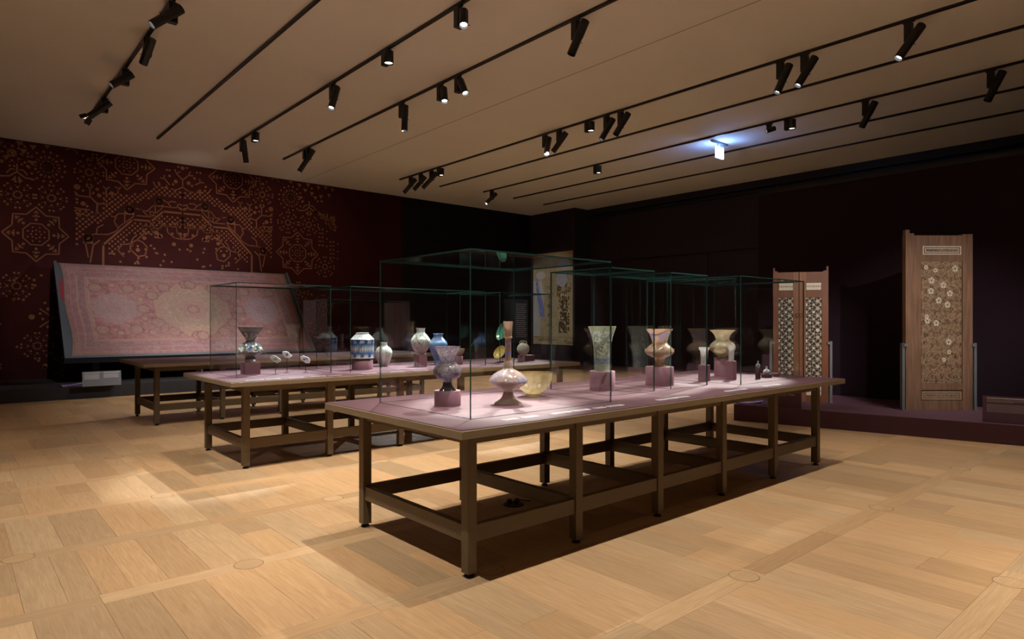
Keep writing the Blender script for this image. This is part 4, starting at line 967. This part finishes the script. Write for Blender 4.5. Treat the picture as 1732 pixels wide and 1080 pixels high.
# double door
rb = Vector((10.455, 4.415, PZ)); lb = Vector((10.02, 5.095, PZ)); ux = (rb - lb).normalized(); w = (rb - lb).length; org = lb
t = thing('double_door', 'red-brown double door with ivory inlaid panels behind the front table', 'door', org); o = t.location
h = 2.298 - PZ
un, bx = door_frame(t, o, org, ux, w, h, PZ)
def U(px): return (px - 1308) / 94 * w
def V(py):   # heights from the mid depth
    return 1.5 - (py - HORIZON) / F_PX * 10.31 - PZ
for (a, b) in ((1308, 1317), (1343, 1352), (1353, 1364), (1391, 1402)): bx('stile', M['cedar_light'] if 1340 < a < 1360 else M['cedar'], U(a), U(b), 0, h, -.05, .016)
for (a, b) in ((1317, 1343), (1364, 1391)):
    for (ya_, yb_) in ((478, 459.6), (503, 490.5), (652, 637), (690, 668)): bx('rail', M['cedar'], U(a), U(b), max(0, V(ya_)), min(h, V(yb_)), -.045, .010)
bx('door_ear', M['cedar'], 0, U(1311), h, h + .075, -.04, .012); bx('door_ear', M['cedar'], U(1399), w, h, h + .085, -.04, .012)
bx('door_ear', M['cedar'], U(1311), U(1315), h, h + .02, -.04, .012); bx('door_ear', M['cedar'], U(1394), U(1399), h, h + .02, -.04, .012)
def poly_inlay(mb, pts, d):
    vs = [org + ux * a + un * (d + .003) + UP * b for a, b in pts]; n = len(vs); vs += [org + ux * a + un * (d - .003) + UP * b for a, b in pts]
    mb.add(vs, [tuple(range(n))] + [(i, i + n, (i + 1) % n + n, (i + 1) % n) for i in range(n)])
for (a, b) in ((1317, 1343), (1364, 1391)):
    # long panel
    xa, xb, za, zb = U(a), U(b), V(637), V(503)
    pan = bx('inlaid_panel', M['ebony'], xa, xb, za, zb, -.04, -.004)
    rr = random.Random(5); mb1, mb2 = MB(), MB()
    pw = xb - xa; nz_ = int(round((zb - za) / (pw / 2)))
    ch = (zb - za) / nz_
    def clampp(pts): return [(min(max(x_, xa + .004), xb - .004), min(max(z_, za + .004), zb - .004)) for x_, z_ in pts]
    for j in range(nz_ * 2 + 1):
        for i in range(3):
            cx = xa + pw * (i / 2 if j % 2 == 0 else i / 2 + .25); cz = za + j * ch / 2
            if cx > xb + .001: continue
            n = 5 if (i + j) % 2 else 8; R_ = pw * (.105 if n == 5 else .125); a0 = rr.random()
            poly_inlay(mb1 if (i * 7 + j) % 5 else mb2, clampp([(cx + R_ * math.cos(a0 + 2 * math.pi * q_ / n), cz + R_ * math.sin(a0 + 2 * math.pi * q_ / n)) for q_ in range(n)]), -.002)
            for q_ in range(5):
                aa = a0 + .4 + q_ * 2 * math.pi / 5; k0 = pw * .185; kx, kz = cx + k0 * math.cos(aa), cz + k0 * math.sin(aa)
                if not (xa + .012 < kx < xb - .012 and za + .012 < kz < zb - .012): continue
                e1 = (math.cos(aa), math.sin(aa)); e2 = (-e1[1], e1[0]); l1, l2 = pw * .045, pw * .030
                poly_inlay(mb1, clampp([(kx + e1[0] * l1, kz + e1[1] * l1), (kx + e2[0] * l2, kz + e2[1] * l2), (kx - e1[0] * l1, kz - e1[1] * l1), (kx - e2[0] * l2, kz - e2[1] * l2)]), -.003)
    q1 = mb1.build('star_inlay', M['bone_mid'], pan, o); q1['kind'] = 'stuff'; q2 = mb2.build('star_inlay', M['bone'], pan, o); q2['kind'] = 'stuff'
    # small panels above and below
    for (y1_, y2_) in ((490.5, 478), (668, 652)):
        za, zb = V(y1_), V(y2_)
        sp_ = bx('small_panel', M['bone'], xa + .008, xb - .008, za + .004, zb - .004, -.03, .004)
        m = MB()
        for q_ in range(3):
            cx = xa + (xb - xa) * (.2 + .3 * q_); m.obox(org + ux * cx + un * .005 + UP * ((za + zb) / 2), ux * .035, un * .001, UP * .004); m.obox(org + ux * cx + un * .005 + UP * ((za + zb) / 2), ux * .004, un * .001, UP * .03)
            for e1 in (-1, 1): m.obox(org + ux * (cx + .025 * e1) + un * .005 + UP * ((za + zb) / 2), ux * .012, un * .001, UP * .010)
        m.build('panel_ornament', M['bone_dim'], sp_, o)
for px in (1349, 1356):
    m = MB(); c = org + ux * U(px) + un * .024 + UP * V(533); n = 16; R_ = .028
    for i in range(n):
        a, b = 2 * math.pi * i / n, 2 * math.pi * (i + 1) / n
        m.cyl(c + ux * R_ * math.cos(a) + UP * R_ * math.sin(a), c + ux * R_ * math.cos(b) + UP * R_ * math.sin(b), .006, 6)
    m.cyl(c + UP * R_ - un * .02, c + UP * R_ + un * .008, .008, 8); m.build('ring_handle', M['walnut'], t, o)
stand_posts(org, ux, un, w, 'grey steel bracket on the %s side of the double door')

# ------------------------------------------------------------------ text boards and booklets
def text_board(label, c, uxv, w, h, board, ink, lines, lean=.12):
    t = thing('text_board', label, 'sign', c); uxv = Vector(uxv).normalized(); un = Vector((uxv.y, -uxv.x, 0))
    if un.dot(FWD) > 0: un = -un
    up = (UP - un * lean).normalized()
    nn = uxv.cross(up); nn = nn if nn.dot(un) > 0 else -nn
    m = MB(); m.obox(up * (h / 2) - nn * .01, uxv * (w / 2), up * (h / 2), nn * .01); m.build('board', board, t)
    m = MB(); m.obox(-un * .10 + UP * .03, uxv * (w * .4), un * .07, UP * .03); m.build('rear_foot', board, t)
    m = MB(); m2 = MB()
    for (u0, u1, v, th, bold) in lines:
        (m if bold else m2).obox(uxv * (w * ((u0 + u1) / 2 - .5)) + up * (h * v) + nn * .001, uxv * (w * (u1 - u0) / 2), up * (h * th / 2), nn * .0006)
    m.build('title_text', M['white_ink'], t)
    if m2.v: m2.build('body_text', ink, t)
    return t
ln = [(.04, .40, .92, .030, 1), (.04, .44, .86, .016, 0), (.04, .44, .82, .016, 0), (.04, .30, .78, .016, 0)] + [(.04, .48 - .02 * (i % 3), .68 - .035 * i, .014, 0) for i in range(9)]
pR = at(1752, 722, z=.245)
text_board('dark aubergine text board at the right end of the plinth', (pR.x + .12, pR.y + .02, .2485), (.21, -.98, 0), 1.05, .33, M['plinth_r'], M['grey_ink'], ln)
pR = at(1331, 690, z=.245)
ln2 = [(.06, .58, .90, .05, 1), (.06, .75, .80, .035, 0), (.06, .40, .74, .035, 0)]
text_board('small aubergine text board in front of the double door', (pR.x + .05, pR.y + .01, .2485), (.21, -.98, 0), .36, .235, M['plinth_r'], M['white_ink'], ln2)
pL = at(174, 652.5, z=.245)
ln3 = [(.04, .44, .90, .06, 1)] + [(.04, .42 + .02 * (i % 2), .78 - .07 * i, .04, 1) for i in range(5)] + [(.54, .96, .90, .06, 1)] + [(.54, .92 + .02 * (i % 2), .78 - .07 * i, .04, 1) for i in range(4)]
text_board('grey two-column text board on the charcoal plinth below the carpet', (pL.x, pL.y + .07, .2455), (1, 0, 0), .66, .29, M['greyboard'], M['white_ink'], ln3)
def booklet(label, c, rz):
    t = thing('booklet', label, 'booklet', c, rz, 'lilac visitor booklets')
    m = MB(); m.bbox((-.17, -.11, 0), (.17, .11, .018), .003); m.build('pages', M['lilac'], t)
    m = MB(); m.add([(-.175, -.115, .018), (.0, -.115, .018), (.175, -.115, .05), (.175, .115, .05), (0, .115, .018), (-.175, .115, .018), (-.175, -.115, .022), (.0, -.115, .022), (.175, -.115, .054), (.175, .115, .054), (0, .115, .022), (-.175, .115, .022)],
                       [(0, 5, 4, 1), (1, 4, 3, 2), (6, 7, 10, 11), (7, 8, 9, 10), (0, 1, 7, 6), (1, 2, 8, 7), (2, 3, 9, 8), (3, 4, 10, 9), (4, 5, 11, 10), (5, 0, 6, 11)]); m.build('cover', M['lilac'], t)
booklet('lilac booklet lying beside the grey text board', at(122, 652.5, z=.247), 0)
booklet('lilac booklet lying at the corner of the aubergine plinth', at(1269, 683.5, z=.247) + Vector((.06, .03, 0)), -1.2)

# ------------------------------------------------------------------ banner and panel at the far corner
def ban_pos(u, v):
    ya_, yb_ = 17.72, 15.70; return np.stack([np.full_like(u, XB - .022), ya_ + (yb_ - ya_) * u, .70 + (4.02 - .70) * v], 1)
def ban_col(u, v):
    x = u * 2.02; y = v * 3.3
    c = mixc((.43, .33, .19), (.52, .43, .28), noise(x * 4, y * 4, 1)); c = mixc(c, (.34, .25, .15), .5 * noise(x * 14, y * 14, 2))
    ed = .235 - .05 * np.sin(v * 9) - .10 * np.clip(v - .55, 0, 1); rb_ = ((u < ed) & (v < .70) & (v > .09)).astype(float)
    c = mixc(c, mixc((.46, .45, .42), (.58, .57, .55), noise(x * 12, y * 3, 4)), rb_)
    c = mixc(c, (.12, .11, .14), .75 * rb_ * (np.abs(((u * 26 + 1.2 * np.sin(v * 22)) % 1) - .5) < .09))
    bl_ = (np.abs(u - (.17 + .07 * np.sin(v * 7.5 - .6))) < .035 + .03 * np.sin(v * 5)) & (v > .30) & (v < .78); c = mixc(c, mixc((.16, .19, .50), (.26, .30, .62), noise(x * 10, y * 10, 5)), bl_.astype(float))
    sp2 = ((noise(x * 20, y * 20, 16) > .74) & (u > .3)).astype(float); c = mixc(c, (.30, .20, .10), sp2 * .5)
    p1 = ((u > .66) & (u < .92) & (v > .13) & (v < .50 + .08 * np.sqrt(np.clip(1 - ((u - .79) / .13) ** 2, 0, 1)))).astype(float)
    ar = (np.abs(.7 * noise(x * 11, y * 9, 9) + .3 * noise(x * 24, y * 20, 19) - .5) < .075).astype(float); c = mixc(c, mixc((.09, .055, .03), (.56, .46, .26), ar), p1)
    p2 = (((u > .62) & (u < .72) & (v > .52) & (v < .64)) | ((u > .82) & (u < .95) & (v > .56) & (v < .66))).astype(float); c = mixc(c, mixc((.09, .055, .03), (.56, .46, .26), ar), p2)
    cl = np.hypot((u - .74) / .14, (v - .70) / .075) < 1; c = mixc(c, mixc((.52, .50, .54), (.36, .38, .60), noise(x * 14, y * 10, 11)), cl.astype(float) * .9)
    cl2 = np.hypot((u - .80) / .16, (v - .86) / .06) < 1; c = mixc(c, (.44, .48, .58), cl2 * .8)
    cl3 = np.hypot((u - .2) / .12, (v - .76) / .045) < 1; c = mixc(c, (.56, .50, .52), cl3 * .9)
    for vv in (.22, .32, .42, .52, .62):
        d_ = np.hypot((u - .42) / .055, (v - vv) / .022); c = mixc(c, (.16, .12, .09), ((d_ < 1) & (noise(x * 30, y * 30, 3) > .42)) * .85)
    c = mixc(c, (.34, .20, .10), ((v < .085) & (v > .075)) * .8); return mixc(c, (.20, .15, .10), ((v < .075) & (noise(x * 6, y * 12, 14) > .68)) * .7)
bn = thing('banner', 'tall illuminated tan banner with painted figures and arabesque panels on the far corner wall', 'banner', (XB - .02, 16.7, .70))
ob = grid_obj('banner_print', 160, 260, lambda u, v: ban_pos(u, v) - np.array(bn.location), ban_col, M['print_attr'], bn)
m = MB(); m.box((XB - .02, 15.70, .70), (XB - .002, 17.72, 4.02)); m.build('banner_board', M['greyboard'], bn, bn.location)
m = MB(); m.box((XB - .024, 16.62, 2.52), (XB - .02, 17.72, 2.535)); m.build('banner_joint', M['seam'], bn, bn.location)
t = thing('wall_text_sign', 'dark wall text panel left of the tan banner', 'sign', (15.9, YL - .03, .8))
m = MB(); m.box((15.2, YL - .03, .75), (16.36, YL + .017, 2.35)); m.build('panel', mat('dark_teal_panel', (.018, .024, .030), .6), t, t.location)
m = MB()
for i in range(17): m.box((15.75, YL - .032, 2.16 - i * .075), (16.30 - .04 * (i % 3), YL - .0295, 2.185 - i * .075))
m.build('panel_text', M['grey_ink'], t, t.location)

# ------------------------------------------------------------------ power box on the floor under the front table
pb = at(869, 853, z=0); t = thing('floor_socket', 'open black floor socket with plugs on the floor under the front table', 'socket', (pb.x, pb.y, .001))
m = MB(); m.lathe([(.085, 0), (.085, .006), (.07, .010)], 28); m.build('socket_rim', M['rubber'], t)
for dx, dy in ((-.03, .02), (.035, .0), (.0, -.03)):
    m = MB(); m.lathe([(.022, .008), (.022, .035), (.015, .045)], 14, 0, (dx, dy, 0)); m.build('plug', M['rubber'], t)
m = MB(); pts = [Vector((.03 + .12 * s2_, .06 * math.sin(s2_ * 4), .012)) for s2_ in np.linspace(0, 1, 10)]
for a, b in zip(pts[:-1], pts[1:]): m.cyl(a, b, .005, 8)
m.build('cable', M['rubber'], t)

# ------------------------------------------------------------------ exit sign
e0 = at(1217, 241, z=ZC - .01); t = thing('exit_sign', 'glowing white exit sign hanging from the ceiling', 'sign', (e0.x, e0.y, ZC))
ev = Vector((0, 1, 0)); 
m = MB(); m.box((-.30, -.03, -.04), (.30, .03, -.0)); m.build('mount_plate', M['exit_body'], t)
m = MB(); m.cyl((.08, 0, -.04), (.08, 0, -.12), .01, 10); m.cyl((-.08, 0, -.04), (-.08, 0, -.12), .01, 10); m.build('hanger', M['exit_body'], t)
m = MB(); m.bbox((-.15, -.014, -.36), (.15, .014, -.11), .004); m.build('light_box', M['exit'], t)

# ------------------------------------------------------------------ lighting tracks and lamps
TRK = [2.12, 3.47, 4.855, 6.225, 9.565, 10.94, 12.40, 13.77, 15.27, .75]  # last track is unseen, added to hold extra floor lamps
TEND = [15.35, 15.61, 15.55, 15.56, 15.67, 15.70, 15.48, 15.64, 15.81, 9.75]
ORD = ['first', 'second', 'third', 'fourth', 'fifth', 'sixth', 'seventh', 'eighth', 'ninth', 'tenth', 'eleventh', 'twelfth', 'thirteenth', 'fourteenth', 'fifteenth', 'sixteenth', 'seventeenth', 'eighteenth']
for i, (x, ye) in enumerate(zip(TRK, TEND)):
    t = thing('lighting_track', ('long black ceiling lighting track, %s counted from the left' % ORD[i]) if i < 9 else 'added ceiling lighting track beyond the left edge of the view', 'track', (x, 6, ZC), 0, 'ceiling lighting tracks')
    m = MB(); m.box((x - .022, -3.5, ZC - .034), (x + .022, ye, ZC)); m.build('track_rail', M['track'], t, t.location)
    m = MB(); m.box((x - .006, -3.5, ZC - .036), (x + .006, ye - .05, ZC - .0335)); m.build('track_slot', M['rubber'], t, t.location)
    m = MB(); m.box((x - .024, ye, ZC - .036), (x + .024, ye + .04, ZC)); m.build('end_cap', M['track'], t, t.location)
lamps = []     # (track, y, kind, head aim, power, angle, lit lens, colour, blend, light target)
def lamp(ti, px, py, tip, fs, power=0, ang=30, kind='spot', on=True, col=None, blend=.5, to=None):
    """px,py: where it meets the track; tip: where its lens sits; to: what it lights"""
    P0 = at(px, py, x=TRK[ti]); lamps.append((ti, P0.y, kind, (tip, fs), power, ang, on, col, blend, to))
def unseen_lamp(ti, y, target, power, ang, kind='spot', col=None, blend=.5): lamps.append((ti, y, kind, (Vector(target), None), power, ang, True, col, blend, None))
CAR = (4.4, 16.6, 1.8)
# first track
lamp(0, 292, 8, (268, 52), -1, 900, 20, to=(2.75, 7.5, 1.0), col=COOL); lamp(0, 249, 55, (234, 102), 1, 500, 34, on=False, to=(2.9, 16.6, 1.8)); lamp(0, 212, 112, (196, 149), -1, 60, 60, to=(.6, 12.6, 0)); lamp(0, 177, 165, (153, 199), -1, 120, 60, 'hood', col=(1, .8, .6), to=(1.4, YL, 3.8))
# third track
lamp(2, 776, 12, (785, 48), -1, 2500, 15, to=(3.1, 3.72, 1.0)); lamp(2, 652, 78, None, 0, 520, 80, 'can'); lamp(2, 563, 140, (564, 188), -1, 2200, 18, to=(2.7, 7.5, 1.05), col=COOL); lamp(2, 430, 222, None, 0, 480, 80, 'can'); lamp(2, 410, 233, (412, 272), 1, 120, 62, on=False, col=(1, .8, .6), to=(4.4, YL, 4.2))
# fourth track
lamp(3, 974, 34, (966, 92), 1, 2100, 14, on=False, to=(2.98, 3.65, 1.05)); lamp(3, 745, 148, (753, 175), -1, 2600, 18, to=(4.2, 7.5, 1.05), col=COOL); lamp(3, 775, 132, (788, 162), -1, 2600, 18, to=(5.0, 7.45, 1.05), col=COOL); lamp(3, 680, 180, (684, 221), -1, 1500, 38, to=(4.6, 16.6, 1.9), col=COOL, blend=.8); lamp(3, 522, 250, (506, 290), 1, 110, 62, 'yoke', on=False, col=(1, .8, .6), to=(7.3, YL, 3.9))
# fifth track
lamp(4, 695, 297, (683, 326), 1, 250, 40, on=False, to=(4.0, YL, 3.2), blend=1); lamp(4, 712, 291, (700, 321), -1, 500, 34, to=(6.0, 11.2, .9)); lamp(4, 730, 286, (715, 318), 1, 500, 34, on=False, to=(3.4, 11.2, .9)); lamp(4, 743, 281, None, 0, 520, 80, 'can')
lamp(4, 922, 226, (923, 265), -1, 1400, 16, to=(6.35, 7.4, 1.1)); lamp(4, 946, 218, (936, 254), 1, 1300, 34, on=False, to=(3.4, 16.6, 1.8), col=COOL); lamp(4, 994, 203, None, 0, 520, 80, 'can'); lamp(4, 1026, 193, (1017, 236), -1, 1400, 16, to=(5.1, 7.5, 1.1), col=COOL); lamp(4, 1050, 186, (1041, 228), 1, 1400, 16, on=False, to=(4.0, 7.4, 1.1), col=COOL)
lamp(4, 1320, 100, (1314, 157), -1, 3200, 16, to=(6.2, 3.7, 1.05)); lamp(4, 1361, 88, (1349, 145), -1, 3400, 12, to=(5.05, 3.72, 1.2)); lamp(4, 1537, 33, (1519, 99), -1, 3800, 11, to=(4.32, 3.75, 1.2))
# seventh track
lamp(6, 832, 320, (822, 344), -1, 1000, 40, to=(16.5, 16.7, 2.4)); lamp(6, 1008, 279, None, 0, 480, 80, 'can'); lamp(6, 1301, 207, (1296, 222), -1, 0, 30, 'mini'); lamp(6, 1332, 200, None, 0, 200, 80, 'can'); lamp(6, 1464, 169, (1461, 213), 1, 0, 30, on=False); lamp(6, 1676, 117, (1676, 168), 1, 0, 30, on=False)
# unseen lamps added beyond the view to light the foreground floor, tables and doors
for ti, y, pw in ((9, 2.5, 1.15), (9, 5.8, 1.15), (9, 8.6, .55), (1, 2.5, .65), (1, 5.7, 1.3), (2, 2.5, .6), (2, 5.4, 1.3), (3, 2.5, .65), (4, 1.5, .8), (9, -.8, .7), (1, -.9, .8), (2, -1.2, .8), (4, -1.6, .6), (3, -.6, .75)):
    unseen_lamp(ti, y, (TRK[ti], y - .09, 0), 430 * pw, 72 if y > 0 else 60, 'can')
unseen_lamp(3, -1.2, (10.7, 3.0, 1.6), 1200, 26, blend=1); unseen_lamp(3, .2, (10.25, 4.75, 1.4), 1300, 24, blend=1); unseen_lamp(1, 3.3, (2.85, 3.75, 1.1), 1000, 22)
def build_lamp(ti, y, kind, aim, power, ang, on, col, blend, to, label):
    x = TRK[ti]; piv = Vector((x, y, ZC - .034))
    t = thing('track_downlight' if kind == 'can' else 'track_spotlight', label, 'spotlight', piv, 0, 'black lamps on the ceiling tracks')
    m = MB(); m.box((-.018, -.07, -.022), (.018, .07, 0)); m.build('track_adapter', M['lamp'], t)
    R_ = .056; lens = M['lens'] if on else M['lens_off']
    if kind == 'can':
        m = MB(); m.box((-.045, -.02, -.21), (.045, .05, -.02)); m.build('driver_box', M['lamp'], t)
        m = MB(); c = (.0, -.09, 0); m.lathe([(.004, -.03), (.066, -.03), (.070, -.036), (.070, -.21), (.064, -.21), (.062, -.185)], 28, 0, c, False); m.build('lamp_body', M['lamp'], t)
        m = MB(); m.lathe([(.062, -.190), (.0005, -.190)], 28, 0, c, False); m.build('lens', lens, t)
        head = Vector((0, -.09, -.19)); d = Vector((0, 0, -1)) if aim[1] is not None else (aim[0] - piv - head).normalized()
    else:
        bs = .05 if kind != 'mini' else .03
        m = MB(); m.bbox((-bs, -.045, -.27 if kind != 'mini' else -.14), (bs, .045, -.022), .004); m.build('driver_box', M['lamp'], t)
        L_ = .48 if kind != 'mini' else .10
        hp_ = Vector((0, -.10, -.17 if kind != 'mini' else -.12))
        if aim[1] is None: d = (aim[0] - piv - hp_).normalized(); Lh = L_ * .72
        else:
            q_ = piv + hp_; dd = depth(q_); a = pj(q_); du = (aim[0][0] - a[0]) * dd / F_PX; dv = -(aim[0][1] - a[1]) * dd / F_PX
            Lp = math.hypot(du, dv); f_ = min(.5 * Lp, math.sqrt(max((L_ * .72) ** 2 - Lp * Lp, 0))) * aim[1]
            v = RIGHT * du + UP * dv + FWD * f_; Lh = v.length; d = v.normalized()
        p0 = hp_ - d * L_ * (.20 if aim[1] is not None and aim[1] < 0 else .26); p1 = hp_ + d * Lh
        if kind == 'mini': R_ = .045
        m = MB(); m.cyl(p0, hp_ + d * L_ * .2, R_ * 1.06, 24); m.cyl(hp_ + d * L_ * .2, p1, R_, 24, cap=False)
        m.cyl(p1, p1 - d * .05, R_ * .90, 24, cap=False); m.build('lamp_body', M['lamp'], t)
        e1 = d.orthogonal().normalized(); e2 = d.cross(e1)
        m = MB()
        for k_ in range(3):
            a = k_ * 2.1 + .4; v = e1 * math.cos(a) + e2 * math.sin(a); c = hp_ + d * L_ * .32; m.cyl(c + v * R_, c + v * (R_ + .022), .005, 6)
        m.build('focus_screws', M['lamp'], t)
        m = MB(); m.cyl(hp_, Vector((0, -.045, hp_.z)), .022, 12); m.build('pivot', M['lamp'], t)
        m = MB(); m.cyl(p1 - d * .040, p1 - d * .036, R_ * .80, 24); m.build('lens', lens, t)
        if kind == 'hood':
            m = MB()
            for k_ in range(4):
                a = k_ * math.pi / 2; v = e1 * math.cos(a) + e2 * math.sin(a); w_ = d.cross(v); m.obox(p1 + v * (R_ + .02) + d * .05, w_ * .055, (d + v * .45).normalized() * .055, (v - d * .45).normalized() * .002)
            m.build('barn_door', M['lamp'], t)
        if kind == 'yoke':
            m = MB(); m.box((-.03, -.10, -.24), (.03, .22, -.19)); m.box((-.045, .16, -.22), (.045, .24, -.02)); m.build('yoke_arm', M['lamp'], t)
        head = p1
    if power > 0:
        ld = bpy.data.lights.new('lamp_light', 'SPOT'); lo = bpy.data.objects.new('lamp_light', ld); COL.objects.link(lo); lo.parent = t
        if to: d = (Vector(to) - piv - head).normalized()
        lo.location = head + d * .012; lo.rotation_euler = d.to_track_quat('-Z', 'Y').to_euler()
        fl = ang > 55
        ld.energy = power * (K_FLOOD if fl else K_SPOT); ld.spot_size = math.radians(ang); ld.spot_blend = blend if not fl else .7
        ld.shadow_soft_size = .028; ld.color = col or (FLOOD if fl else SPOT_C)
for ti in range(len(TRK)):
    row = sorted([l for l in lamps if l[0] == ti], key=lambda l: -l[1])
    for i, l in enumerate(row):
        kd = {'can': 'short black can downlight', 'mini': 'tiny black spotlight', 'hood': 'black spotlight with barn doors', 'yoke': 'black spotlight on an offset arm'}.get(l[2], 'long black cylindrical spotlight')
        build_lamp(*l, ('%s, %s from far end of %s ceiling track from left' % (kd, ORD[i], ORD[ti])) if ti < 9 else '%s, %s along the added track beyond the left edge' % (kd, ORD[i]))
